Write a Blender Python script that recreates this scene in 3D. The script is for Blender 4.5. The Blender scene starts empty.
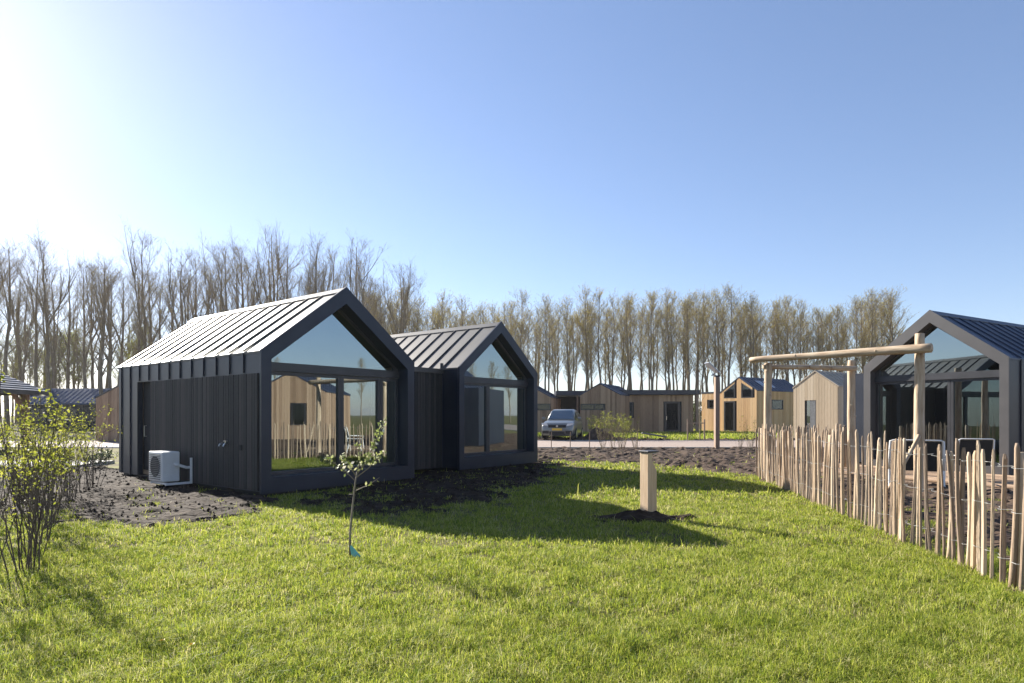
import bpy, math, random
import numpy as np
from mathutils import Vector, Matrix, noise

HAZE = .00022
random.seed(7); rng = np.random.default_rng(11)
R = math.radians
scene = bpy.context.scene
col = scene.collection

# ------------------------------------------------------------------ materials
def newmat(name):
    m = bpy.data.materials.new(name); m.use_nodes = True
    nt = m.node_tree; nt.nodes.clear()
    out = nt.nodes.new('ShaderNodeOutputMaterial')
    return m, nt, out

def N(nt, typ, **kw):
    n = nt.nodes.new(typ)
    for k, v in kw.items():
        if k.startswith('i_'): n.inputs[k[2:].replace('_', ' ')].default_value = v
        else: setattr(n, k, v)
    return n

def ramp(nt, fac, stops):
    r = nt.nodes.new('ShaderNodeValToRGB'); e = r.color_ramp.elements
    while len(e) < len(stops): e.new(.5)
    for el, (p, c) in zip(e, stops): el.position = p; el.color = (*c, 1)
    nt.links.new(fac, r.inputs[0]); return r.outputs[0]

def pbr(name, stops, scale=8, stretch=(1, 1, 1), rough=.6, metal=0, bump=0, bscale=40, mode='noise',
        detail=6, spec=.5, trans=0, coords='Object', rmix=.5, coat=0):
    """principled material; colour from a mix of a noise and a per-island/per-object random value"""
    m, nt, out = newmat(name)
    b = N(nt, 'ShaderNodeBsdfPrincipled')
    b.inputs['Roughness'].default_value = rough; b.inputs['Metallic'].default_value = metal
    b.inputs['Specular IOR Level'].default_value = spec
    b.inputs['Coat Weight'].default_value = coat
    tc = N(nt, 'ShaderNodeTexCoord'); mp = N(nt, 'ShaderNodeMapping'); mp.inputs['Scale'].default_value = stretch
    nt.links.new(tc.outputs[coords], mp.inputs[0])
    nz = N(nt, 'ShaderNodeTexNoise'); nz.inputs['Scale'].default_value = scale; nz.inputs['Detail'].default_value = detail
    nt.links.new(mp.outputs[0], nz.inputs['Vector'])
    fac = nz.outputs['Fac']
    if mode in ('island', 'object'):
        if mode == 'island': rv = N(nt, 'ShaderNodeNewGeometry').outputs['Random Per Island']
        else: rv = N(nt, 'ShaderNodeObjectInfo').outputs['Random']
        mx = N(nt, 'ShaderNodeMix'); mx.data_type = 'FLOAT'; mx.inputs[0].default_value = rmix
        nt.links.new(fac, mx.inputs[2]); nt.links.new(rv, mx.inputs[3]); fac = mx.outputs[0]
    c = ramp(nt, fac, stops)
    nt.links.new(c, b.inputs['Base Color'])
    if bump:
        n2 = N(nt, 'ShaderNodeTexNoise'); n2.inputs['Scale'].default_value = bscale; n2.inputs['Detail'].default_value = 5
        nt.links.new(mp.outputs[0], n2.inputs['Vector'])
        bp = N(nt, 'ShaderNodeBump'); bp.inputs['Strength'].default_value = bump; bp.inputs['Distance'].default_value = .02
        nt.links.new(n2.outputs['Fac'], bp.inputs['Height']); nt.links.new(bp.outputs[0], b.inputs['Normal'])
    if trans:
        t = N(nt, 'ShaderNodeBsdfTranslucent'); nt.links.new(c, t.inputs[0])
        ms = N(nt, 'ShaderNodeMixShader'); ms.inputs[0].default_value = trans
        nt.links.new(b.outputs[0], ms.inputs[1]); nt.links.new(t.outputs[0], ms.inputs[2])
        nt.links.new(ms.outputs[0], out.inputs[0])
    else:
        nt.links.new(b.outputs[0], out.inputs[0])
    return m

def glass(name, tint, base, rough=0.0):
    m, nt, out = newmat(name)
    tr = N(nt, 'ShaderNodeBsdfTransparent'); tr.inputs[0].default_value = (*tint, 1)
    gl = N(nt, 'ShaderNodeBsdfGlossy'); gl.inputs['Roughness'].default_value = rough; gl.inputs[0].default_value = (.82, .95, 1, 1)
    fr = N(nt, 'ShaderNodeLayerWeight'); fr.inputs[0].default_value = .5
    pw = N(nt, 'ShaderNodeMath', operation='POWER'); pw.inputs[1].default_value = 4.0; nt.links.new(fr.outputs['Facing'], pw.inputs[0])
    nz = N(nt, 'ShaderNodeTexNoise'); nz.inputs['Scale'].default_value = .7
    tc = N(nt, 'ShaderNodeTexCoord'); nt.links.new(tc.outputs['Object'], nz.inputs['Vector'])
    bp = N(nt, 'ShaderNodeBump'); bp.inputs['Strength'].default_value = .03; bp.inputs['Distance'].default_value = .02
    nt.links.new(nz.outputs[0], bp.inputs['Height']); nt.links.new(bp.outputs[0], gl.inputs['Normal'])
    ad = N(nt, 'ShaderNodeMath', operation='ADD', use_clamp=True); ad.inputs[1].default_value = base
    nt.links.new(pw.outputs[0], ad.inputs[0])
    ms = N(nt, 'ShaderNodeMixShader')
    nt.links.new(ad.outputs[0], ms.inputs[0]); nt.links.new(tr.outputs[0], ms.inputs[1]); nt.links.new(gl.outputs[0], ms.inputs[2])
    nt.links.new(ms.outputs[0], out.inputs[0])
    return m

M = {}
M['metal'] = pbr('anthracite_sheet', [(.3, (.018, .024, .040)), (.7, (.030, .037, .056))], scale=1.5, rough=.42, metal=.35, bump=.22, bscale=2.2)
M['roofmetal'] = pbr('sunlit_anthracite_sheet', [(.3, (.085, .082, .08)), (.7, (.115, .112, .108))], scale=1.2, rough=.5, metal=.5, bump=.08, bscale=2.5)  # same metal as the walls, colour lightened to stand for sun glare
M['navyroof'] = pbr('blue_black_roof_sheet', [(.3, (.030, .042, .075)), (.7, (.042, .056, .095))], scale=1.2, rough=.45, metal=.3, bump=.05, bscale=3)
M['char'] = pbr('charred_timber', [(.25, (.012, .012, .013)), (.55, (.028, .026, .026)), (.85, (.058, .050, .046))], scale=9, stretch=(6, 6, .5), rough=.72, mode='island', bump=.25, bscale=30)
M['dark'] = pbr('black_backing', [(.3, (.012, .012, .013)), (.7, (.02, .02, .022))], rough=.8)
M['winframe'] = pbr('dark_window_frame', [(.3, (.030, .031, .036)), (.7, (.042, .043, .05))], rough=.4, scale=3)
M['greyboard'] = pbr('weathered_boards', [(.2, (.19, .12, .073)), (.5, (.31, .205, .13)), (.85, (.44, .31, .205))], scale=6, stretch=(5, 5, .5), rough=.8, mode='island', bump=.2)
M['orange'] = pbr('fresh_larch_boards', [(.2, (.44, .255, .105)), (.5, (.56, .345, .155)), (.85, (.64, .43, .22))], scale=6, stretch=(5, 5, .5), rough=.75, mode='island', bump=.2)
M['tan'] = pbr('pale_larch_boards', [(.2, (.34, .26, .17)), (.5, (.43, .34, .23)), (.85, (.52, .43, .31))], scale=6, stretch=(5, 5, .5), rough=.78, mode='island', bump=.2)
M['floor'] = pbr('oak_floor', [(.3, (.20, .13, .08)), (.7, (.30, .21, .13))], scale=4, stretch=(1, 8, 1), rough=.5)
M['lining'] = pbr('plywood_lining', [(.3, (.34, .27, .20)), (.7, (.42, .34, .26))], scale=3, stretch=(1, 1, .3), rough=.7)
M['curtain'] = pbr('linen_curtain', [(.3, (.34, .30, .26)), (.7, (.44, .40, .35))], scale=30, rough=.9, trans=.35)
M['glass'] = glass('window_glass', (.5, .55, .56), .33)
M['glassd'] = glass('far_window_glass', (.3, .33, .34), .06)
M['white'] = pbr('white_enamel', [(.3, (.66, .66, .65)), (.7, (.76, .76, .75))], scale=5, rough=.45, bump=.03)
M['greyplastic'] = pbr('grey_grille', [(.3, (.10, .105, .11)), (.7, (.16, .165, .17))], scale=10, rough=.5)
M['chrome'] = pbr('brushed_steel', [(.3, (.5, .5, .5)), (.7, (.62, .62, .62))], rough=.3, metal=1)
M['soil'] = pbr('dug_soil', [(.25, (.014, .009, .006)), (.5, (.032, .021, .014)), (.8, (.070, .048, .033))], scale=5, rough=.95, bump=.9, bscale=14, detail=10, spec=.2)
M['drysoil'] = pbr('dry_soil', [(.25, (.035, .022, .015)), (.5, (.070, .047, .033)), (.8, (.125, .09, .066))], scale=4, rough=.95, bump=.9, bscale=12, detail=10, spec=.2)
M['paver'] = pbr('clinker_paving', [(.25, (.21, .16, .135)), (.5, (.28, .22, .185)), (.8, (.36, .29, .25))], scale=9, rough=.85, bump=.3, bscale=20, detail=8)
M['concrete'] = pbr('pale_concrete', [(.3, (.36, .35, .33)), (.7, (.46, .45, .43))], scale=4, rough=.85, bump=.2)
M['barkpale'] = pbr('peeled_chestnut', [(.15, (.085, .066, .055)), (.30, (.22, .16, .115)), (.46, (.35, .25, .165)), (.66, (.45, .345, .24)), (.88, (.55, .45, .34))], scale=7, stretch=(9, 9, .6), rough=.85, mode='object', rmix=.6, bump=.5, bscale=12)
M['pole'] = pbr('peeled_round_pole', [(.28, (.16, .10, .06)), (.42, (.36, .26, .17)), (.6, (.47, .37, .26)), (.8, (.56, .46, .34))], scale=5, stretch=(3, 3, .45), rough=.8, bump=.4, bscale=10, detail=8)
M['larch'] = pbr('sawn_larch', [(.3, (.46, .32, .19)), (.7, (.58, .43, .28))], scale=7, stretch=(6, 6, .5), rough=.7, bump=.15)
M['brownpost'] = pbr('brown_post', [(.3, (.22, .15, .105)), (.7, (.31, .225, .165))], scale=6, stretch=(5, 5, .5), rough=.8)
M['wire'] = pbr('galvanised_wire', [(.3, (.26, .26, .25)), (.7, (.38, .38, .37))], rough=.7, metal=.2)
M['zinc'] = pbr('weathered_zinc_roof', [(.3, (.30, .25, .19)), (.7, (.38, .32, .25))], scale=2, rough=.7)
M['navymatte'] = pbr('matte_navy_roof', [(.3, (.04, .065, .125)), (.7, (.055, .085, .155))], scale=1, rough=.9, spec=.1)
M['bark'] = pbr('poplar_bark', [(.25, (.11, .083, .055)), (.5, (.185, .145, .098)), (.8, (.26, .21, .145))], scale=3, stretch=(3, 3, .8), rough=.9)
M['twig'] = pbr('poplar_twigs', [(.25, (.19, .14, .08)), (.8, (.32, .245, .15))], scale=1, rough=.9)
M['budleaf'] = pbr('young_poplar_leaves', [(.2, (.29, .235, .07)), (.5, (.37, .31, .09)), (.8, (.46, .39, .13))], scale=.6, rough=.7, mode='island', trans=.55, spec=.2)
M['shrubleaf'] = pbr('spring_shrub_leaves', [(.2, (.14, .17, .022)), (.5, (.24, .26, .035)), (.8, (.34, .33, .06))], scale=2, rough=.55, mode='island', trans=.6, spec=.25)
M['darkleaf'] = pbr('evergreen_leaves', [(.2, (.03, .05, .02)), (.8, (.075, .11, .04))], scale=2, rough=.5, mode='island', trans=.2)
M['stem'] = pbr('shrub_stems', [(.2, (.055, .040, .030)), (.8, (.15, .115, .085))], scale=4, rough=.9, mode='island')
M['reed'] = pbr('dry_reed', [(.2, (.25, .19, .11)), (.8, (.42, .34, .21))], scale=4, rough=.9, mode='island', trans=.2)
M['blossom'] = pbr('apple_blossom_leaves', [(.15, (.15, .20, .05)), (.45, (.30, .34, .10)), (.7, (.45, .46, .22)), (.92, (.72, .66, .58))], scale=2, rough=.6, mode='island', rmix=.85, trans=.3)
M['applebark'] = pbr('apple_bark', [(.3, (.14, .115, .085)), (.7, (.26, .22, .165))], scale=9, rough=.85)
M['teal'] = pbr('teal_tag', [(.3, (.12, .40, .36)), (.7, (.18, .50, .46))], rough=.5)
M['carpaint'] = pbr('grey_car_paint', [(.3, (.185, .19, .185)), (.7, (.21, .215, .21))], rough=.28, metal=.5, coat=.6)
M['carnavy'] = pbr('navy_car_paint', [(.3, (.03, .04, .07)), (.7, (.035, .045, .08))], rough=.28, metal=.4, coat=.6)
M['carglass'] = glass('car_glass', (.12, .15, .16), .22)
M['rubber'] = pbr('tyre_rubber', [(.3, (.018, .018, .018)), (.7, (.028, .028, .028))], rough=.85)
M['lamp'] = pbr('headlamp_lens', [(.3, (.55, .57, .6)), (.7, (.7, .72, .75))], rough=.12)
M['yellow'] = pbr('yellow_plate', [(.3, (.65, .42, .03)), (.7, (.7, .47, .05))], rough=.4)
M['tile'] = pbr('slate_blue_tiles', [(.25, (.05, .06, .085)), (.75, (.095, .11, .145))], scale=4, rough=.42, mode='island', rmix=.7)
M['redwood'] = pbr('brown_oak_beam', [(.3, (.13, .075, .045)), (.7, (.22, .13, .08))], scale=6, stretch=(4, 4, .6), rough=.75)
M['panel'] = pbr('solar_cell_panel', [(.3, (.28, .30, .34)), (.7, (.36, .38, .42))], rough=.25)

# lawn blades: colour from position noise + per blade random
def grassmat():
    m, nt, out = newmat('lawn_blades')
    b = N(nt, 'ShaderNodeBsdfPrincipled'); b.inputs['Roughness'].default_value = .55; b.inputs['Specular IOR Level'].default_value = .35
    g = N(nt, 'ShaderNodeNewGeometry')
    nz = N(nt, 'ShaderNodeTexNoise'); nz.inputs['Scale'].default_value = 2.6; nz.inputs['Detail'].default_value = 8; nz.inputs['Roughness'].default_value = .7
    nt.links.new(g.outputs['Position'], nz.inputs['Vector'])
    mx = N(nt, 'ShaderNodeMix'); mx.data_type = 'FLOAT'; mx.inputs[0].default_value = .45
    nt.links.new(nz.outputs[0], mx.inputs[2]); nt.links.new(g.outputs['Random Per Island'], mx.inputs[3])
    c = ramp(nt, mx.outputs[0], [(.22, (.060, .115, .014)), (.38, (.18, .245, .024)), (.54, (.33, .375, .042)), (.66, (.43, .435, .09)), (.78, (.60, .53, .32))])
    nt.links.new(c, b.inputs['Base Color'])
    t = N(nt, 'ShaderNodeBsdfTranslucent'); nt.links.new(c, t.inputs[0])
    ms = N(nt, 'ShaderNodeMixShader'); ms.inputs[0].default_value = .55
    nt.links.new(b.outputs[0], ms.inputs[1]); nt.links.new(t.outputs[0], ms.inputs[2])
    nt.links.new(ms.outputs[0], out.inputs[0]); return m
M['grass'] = grassmat()
M['ground'] = pbr('meadow_ground', [(.30, (.085, .066, .040)), (.45, (.115, .10, .042)), (.60, (.15, .15, .04)), (.8, (.19, .20, .05))], scale=.8, rough=.95, bump=.6, bscale=9, detail=12, spec=.1)

# ------------------------------------------------------------------ mesh builder
class MB:
    def __init__(s): s.v = []; s.f = []
    def add(s, vs, fs, mat=None):
        o = len(s.v)
        s.v += [tuple(mat @ Vector(p)) if mat else tuple(p) for p in vs]
        s.f += [tuple(i + o for i in f) for f in fs]; return s
    def box(s, x0, x1, y0, y1, z0, z1, mat=None):
        vs = [(x0,y0,z0),(x1,y0,z0),(x1,y1,z0),(x0,y1,z0),(x0,y0,z1),(x1,y0,z1),(x1,y1,z1),(x0,y1,z1)]
        return s.add(vs, [(0,3,2,1),(4,5,6,7),(0,1,5,4),(1,2,6,5),(2,3,7,6),(3,0,4,7)], mat)
    def prism(s, poly, a, b, axis='y', mat=None):
        """poly of 2D points extruded along axis from a to b; axis y: (x,z); axis x: (y,z); axis z: (x,y)"""
        def pt(p, t): return (p[0], t, p[1]) if axis == 'y' else ((t, p[0], p[1]) if axis == 'x' else (p[0], p[1], t))
        n = len(poly)
        vs = [pt(p, a) for p in poly] + [pt(p, b) for p in poly]
        fs = [tuple(range(n)), tuple(range(2*n-1, n-1, -1))] + [(i, i+n, (i+1) % n + n, (i+1) % n) for i in range(n)]
        return s.add(vs, fs, mat)
    def tube(s, path, rad, sides=6, cap=True, mat=None):
        path = [Vector(p) for p in path]; n = len(path)
        if not isinstance(rad, (list, tuple)): rad = [rad]*n
        vs = []; fs = []
        prev = None
        for i, p in enumerate(path):
            d = (path[min(i+1, n-1)] - path[max(i-1, 0)]).normalized()
            if prev is None:
                a = Vector((1, 0, 0)) if abs(d.x) < .9 else Vector((0, 1, 0))
                u = d.cross(a).normalized()
            else:
                u = (prev - d*prev.dot(d)).normalized()
            prev = u; w = d.cross(u)
            for k in range(sides):
                t = 2*math.pi*k/sides
                vs.append(p + (u*math.cos(t) + w*math.sin(t))*rad[i])
        for i in range(n-1):
            for k in range(sides):
                a = i*sides+k; b = i*sides+(k+1) % sides
                fs.append((a, b, b+sides, a+sides))
        if cap: fs.append(tuple(range(sides-1, -1, -1))); fs.append(tuple(range((n-1)*sides, n*sides)))
        return s.add(vs, fs, mat)
    def bar(s, a, b, w, h, up=(0, 0, 1)):
        a = Vector(a); b = Vector(b); d = (b-a).normalized(); upv = Vector(up)
        sx = d.cross(upv).normalized(); uz = sx.cross(d)
        vs = [p + sx*i*w/2 + uz*j*h/2 for p in (a, b) for (i, j) in ((-1,-1),(1,-1),(1,1),(-1,1))]
        return s.add(vs, [(0,1,2,3),(7,6,5,4),(0,4,5,1),(1,5,6,2),(2,6,7,3),(3,7,4,0)])
    def build(s, name, mat, parent=None, smooth=False):
        me = bpy.data.meshes.new(name); me.from_pydata(s.v, [], s.f); me.update()
        me.materials.append(mat)
        if smooth:
            for p in me.polygons: p.use_smooth = True
        o = bpy.data.objects.new(name, me); col.objects.link(o)
        if parent: o.parent = parent
        return o

def fix(o):
    import bmesh
    bm = bmesh.new(); bm.from_mesh(o.data); bmesh.ops.recalc_face_normals(bm, faces=bm.faces); bm.to_mesh(o.data); bm.free(); return o

def bevel(o, w, seg=2):
    md = o.modifiers.new('bevel', 'BEVEL'); md.width = w; md.segments = seg; md.limit_method = 'ANGLE'; return o

def tag(o, label=None, cat=None, group=None, kind=None):
    if label: o['label'] = label
    if cat: o['category'] = cat
    if group: o['group'] = group
    if kind: o['kind'] = kind
    return o

def thing(name, label, cat, loc=(0,0,0), rz=0, group=None):
    o = bpy.data.objects.new(name, None); col.objects.link(o)
    o.location = loc; o.rotation_euler = (0, 0, rz); o.empty_display_size = .2
    return tag(o, label, cat, group)

def copy_tree(o, parent=None):
    c = o.copy(); col.objects.link(c); c.parent = parent
    for ch in [x for x in KIDS.get(o.name, [])]: copy_tree(ch, c)
    return c
KIDS = {}
def index_kids():
    KIDS.clear()
    for o in bpy.data.objects:
        if o.parent: KIDS.setdefault(o.parent.name, []).append(o)

# ------------------------------------------------------------------ board cladding (each board is one island)
def boards(mb, s0, s1, z0, top, place, w=.11, t=.022, gap=.006, holes=(), jitter=True):
    """vertical boards along s; top(s) gives upper z; place(s, z, out) -> xyz; holes: (sa, sb, za, zb)"""
    s = s0
    while s < s1-.01:
        e = min(s+w, s1)
        segs = [(z0, None)]
        cuts = [h for h in holes if not (e <= h[0]+.001 or s >= h[1]-.001)]
        spans = []
        zt0, zt1 = top(s), top(e-gap)
        cur = z0
        for h in sorted(cuts, key=lambda h: h[2]):
            if h[2] > cur: spans.append((cur, cur, h[2], h[2]))
            cur = max(cur, h[3])
        if cur < min(zt0, zt1): spans.append((cur, cur, zt0, zt1))
        tt = t + (random.uniform(-.003, .003) if jitter else 0)
        for (a0, a1, b0, b1) in spans:
            vs = [place(s, a0, tt), place(e-gap, a1, tt), place(e-gap, b1, tt), place(s, b0, tt),
                  place(s, a0, 0), place(e-gap, a1, 0), place(e-gap, b1, 0), place(s, b0, 0)]
            mb.add(vs, [(0,1,2,3),(4,7,6,5),(0,4,5,1),(1,5,6,2),(2,6,7,3),(3,7,4,0)])
        s = e

def window(root, place, s0, s1, z0, z1, fw=.06, fd=.07, name='window', gm='glass', fm='winframe', mullions=()):
    """place(s, z, out): frame bars + pane child"""
    mb = MB()
    def bx(a, b, c, d):
        vs = [place(p, q, o) for o in (-fd/2, fd/2) for (p, q) in ((a, c), (b, c), (b, d), (a, d))]
        mb.add(vs, [(0,3,2,1),(4,5,6,7),(0,1,5,4),(1,2,6,5),(2,3,7,6),(3,0,4,7)])
    bx(s0, s0+fw, z0, z1); bx(s1-fw, s1, z0, z1); bx(s0+fw, s1-fw, z0, z0+fw); bx(s0+fw, s1-fw, z1-fw, z1)
    for m_ in mullions: bx(m_-fw/2, m_+fw/2, z0+fw, z1-fw)
    f = fix(mb.build(name, M[fm], root))
    p = MB(); p.add([place(s0+fw*.9, z0+fw*.9, 0), place(s1-fw*.9, z0+fw*.9, 0), place(s1-fw*.9, z1-fw*.9, 0), place(s0+fw*.9, z1-fw*.9, 0)], [(0,1,2,3)])
    p.build('pane', M[gm], f)
    return f

# ------------------------------------------------------------------ gabled cabin wing with standing seams
def wing(root, u0, v0, w, L, eave, ridge, rec=.4, t=.2, seam=.52, mull=(), timber_left=None, door=None, roofm='roofmetal', zb=.10, sill=.36, trz=2.46):
    sl = (ridge-eave)/(w/2)
    X = lambda u: u0+u
    # roof: two slopes, seams
    mb = MB()
    for sgn in (1, -1):
        q = (lambda u: X(u)) if sgn == 1 else (lambda u: X(w-u))
        poly = [(q(-.012), eave-.01), (q(w/2), ridge), (q(w/2), ridge-.12), (q(.12), eave-.03), (q(-.012), eave-.05)]
        mb.prism(poly, v0+.05, v0+L)
        k = 0
        v = v0+.62
        while v < v0+L-.05:
            a = (q(-.02), v, eave+.012); b = (q(w/2-.02), v, ridge-.004)
            mb.bar(a, b, .02, .036, up=(0, 0, 1)); v += seam
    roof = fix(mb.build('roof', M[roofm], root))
    rc = MB(); rc.prism([(X(w/2-.16), ridge-.16*sl+.035), (X(w/2), ridge+.035), (X(w/2+.16), ridge-.16*sl+.035), (X(w/2+.16), ridge-.16*sl+.015), (X(w/2), ridge+.014), (X(w/2-.16), ridge-.16*sl+.015)], v0+.02, v0+L)
    fix(rc.build('ridge_cap', M[roofm], roof))
    # walls
    def wall(left):
        mb = MB(); sgn = 1 if left else -1
        q = (lambda u: X(u)) if left else (lambda u: X(w-u))
        def seg(va, vb, za, zc):
            a, b = sorted((q(0), q(.12))); mb.box(a, b, va, vb, za, zc)
        if left and door:
            d0, d1, dz = door
            seg(v0+.05, v0+d0, zb, eave-.052); seg(v0+d0, v0+d1, dz, eave-.052); seg(v0+d1, v0+L-.12, zb, eave-.052)
        else: seg(v0+.05, v0+L-.12, zb, eave-.052)
        v = v0+.62
        while v < v0+L-.05:
            z0 = zb
            if left and timber_left and timber_left[0]-.05 < v-v0 < timber_left[1]+.05: z0 = eave-.40
            if left and door and door[0]-.02 < v-v0 < door[1]+.02: z0 = max(z0, door[2]+.02)
            a, b = sorted((q(-.028), q(0))); mb.box(a, b, v-.011, v+.011, z0, eave-.02); v += seam
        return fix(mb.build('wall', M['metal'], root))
    wall(True); wall(False)
    mb = MB(); mb.prism([(X(.121), zb), (X(.121), eave), (X(w/2), ridge-.13), (X(w-.121), eave), (X(w-.121), zb)], v0+L-.12, v0+L-.01)
    fix(mb.build('rear_wall', M['metal'], root))
    if timber_left:
        mb = MB(); a, b = timber_left
        boards(mb, v0+a, v0+b, zb+.02, lambda s: eave-.42, lambda s, z, o: (X(-o), s, z), w=.095, t=.034, gap=.013, holes=[(v0+door[0], v0+door[1], 0, door[2])] if door else ())
        fix(mb.build('timber_cladding', M['char'], root))
    if door:
        d0, d1, dz = door
        mb = MB(); mb.box(X(.15), X(.19), v0+d0-.05, v0+d1+.05, zb+.115, dz+.05)
        mb.box(X(.13), X(.15), v0+d0+.08, v0+d1-.08, zb+.2, dz-.1)
        dr = bevel(mb.build('door', M['dark'], root), .006)
        h = MB(); h.tube([(X(.13), v0+d1-.18, 1.0), (X(.085), v0+d1-.18, 1.0), (X(.085), v0+d1-.18, 1.25), (X(.13), v0+d1-.18, 1.25)], .012, 6)
        h.build('handle', M['chrome'], dr)
    # plinth + floor + lining
    mb = MB(); mb.box(X(.1), X(w-.1), v0+.15, v0+L-.15, -.05, zb-.004); mb.build('plinth', M['dark'], root)
    mb = MB(); mb.box(X(.13), X(w-.13), v0+rec+.1, v0+L-.14, zb+.01, zb+.10); mb.build('floor', M['floor'], root)
    mb = MB(); mb.box(X(.20), X(.22), v0+rec+.1, v0+L-.2, zb+.11, eave-.08); mb.box(X(w-.15), X(w-.13), v0+rec+.1, v0+L-.2, zb+.11, eave-.08)
    mb.box(X(.16), X(w-.16), v0+L-2.2, v0+L-2.15, zb+.11, eave-.1)
    mb.build('lining', M['lining'], root)
    # gable frame
    tv = t*math.sqrt(1+sl*sl)+.06
    o = .014
    outer = [(X(-o), zb-.03), (X(-o), eave+.012), (X(w/2), ridge+.045), (X(w+o), eave+.012), (X(w+o), zb-.03)]
    inn = [(X(t), sill), (X(t), eave+sl*t-tv), (X(w/2), ridge-tv), (X(w-t), eave+sl*t-tv), (X(w-t), sill)]
    mb = MB(); vs = []
    for (y, prof) in ((v0, outer), (v0, inn), (v0+.05, outer), (v0+rec+.06, inn)):
        vs += [(p[0], y, p[1]) for p in prof]
    fs = []
    for i in range(5):
        j = (i+1) % 5
        fs += [(i, j, 5+j, 5+i), (5+i, 5+j, 15+j, 15+i), (i, 10+i, 10+j, j), (10+i, 15+i, 15+j, 10+j)]
    mb.add(vs, fs)
    fix(mb.build('gable_frame', M['metal'], root))
    # soffit spot light fitting
    mb = MB(); mb.tube([(X(w/2), v0+.2, ridge-tv-.002), (X(w/2), v0+.2, ridge-tv-.07)], .035, 10); mb.build('spot_lamp', M['winframe'], root)
    # transom and glazing
    V = v0+rec
    pl = lambda s, z, out: (X(s), V-out, z)
    mb = MB(); mb.box(X(t+.003), X(w-t-.003), V-.09, V+.05, trz-.13, trz); mb.build('transom', M['winframe'], root)
    edges = [t+.004]+list(mull)+[w-t-.004]
    for a, b in zip(edges[:-1], edges[1:]):
        window(root, pl, a+(.003 if a > t+.01 else 0), b-(.003 if b < w-t-.01 else 0), sill+.003, trz-.133, fw=.065, fd=.09)
    # gable pane
    zi = lambda u: (eave+sl*t-tv) + sl*(u-t) if u <= w/2 else (eave+sl*t-tv)+sl*((w-t)-u)
    ul = t+max(0, (trz-zi(t))/sl)
    tri = [(ul, trz)] + ([(t, zi(t))] if zi(t) > trz+.01 else []) + [(w/2, ridge-tv)] + ([(w-t, zi(t))] if zi(t) > trz+.01 else []) + [(w-ul, trz)]
    cx, cz = w/2, trz+.35*(ridge-tv-trz)
    inner = [(cx+(p[0]-cx)*.93, cz+(p[1]-cz)*.91) for p in tri]
    mb = MB(); n = len(tri); vs = []
    for d in (-.045, .045):
        vs += [(X(p[0]), V+d, p[1]-.002) for p in tri]+[(X(p[0]), V+d, p[1]) for p in inner]
    fs = []
    for i in range(n):
        j = (i+1) % n
        fs += [(i, j, n+j, n+i), (2*n+i, 3*n+i, 3*n+j, 2*n+j), (n+i, n+j, 3*n+j, 3*n+i), (i, 2*n+i, 2*n+j, j)]
    mb.add(vs, fs); gf = fix(mb.build('gable_window', M['winframe'], root))
    mb = MB(); mb.add([(X(p[0]), V, p[1]) for p in inner], [tuple(range(n))]); mb.build('pane', M['glass'], gf)

# ------------------------------------------------------------------ black two-gabled cabin
A1 = math.atan2(.784, .62)
H1 = thing('black_cabin', 'large black two-gabled cabin with sunlit-grey seamed metal roofs and glazed gable fronts, by the lawn', 'cabin', (-4.52, 11.33, 0), A1)
wing(H1, 0, 0, 3.70, 6.65, 2.68, 4.07, mull=(1.95, 2.99), timber_left=(.10, 4.645), door=(4.66, 5.44, 2.27), rec=.36, t=.19)
wing(H1, 5.86, .60, 3.42, 6.2, 2.75, 4.09, mull=(1.45,), rec=.32, t=.17, sill=.40, trz=2.50)
# connecting link: flat roof, boarded front, small window
mb = MB(); mb.box(3.70, 5.86, 1.24, 6.0, .1, 2.60)
lw = mb.build('link_wall', M['dark'], H1)
mb = MB(); boards(mb, 3.71, 5.85, .12, lambda s: 2.60, lambda s, z, o: (s, 1.238-o, z), w=.095, t=.03, gap=.013, holes=[(4.15, 4.62, 1.18, 1.70)])
fix(mb.build('link_cladding', M['char'], H1))
mb = MB(); mb.box(3.705, 5.835, 1.17, 6.0, 2.603, 2.72); mb.build('link_roof', M['roofmetal'], H1)
window(H1, lambda s, z, o: (s, 1.22-o, z), 4.16, 4.61, 1.19, 1.69, fw=.05, fd=.03, gm='glassd')
mb = MB(); mb.tube([(5.70, 1.1, 2.68), (5.70, 1.1, 2.86)], .045, 10); mb.build('roof_vent', M['winframe'], H1)
# outside tap and outlet on the left wall
mb = MB(); mb.tube([(-.03, 1.16, .95), (-.10, 1.16, .95), (-.13, 1.16, .90)], .016, 8); mb.tube([(-.08, 1.16, .96), (-.08, 1.16, 1.0)], .01, 6); mb.box(-.1, -.06, 1.11, 1.21, .995, 1.01)
mb.build('tap', M['chrome'], H1)
mb = MB(); mb.tube([(-.03, 1.36, .95), (-.09, 1.36, .94), (-.11, 1.36, .9)], .013, 8); mb.build('tap', M['chrome'], H1)
mb = MB(); mb.box(-.055, -.032, .62, .70, .84, .94); mb.build('socket', M['dark'], H1)

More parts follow.
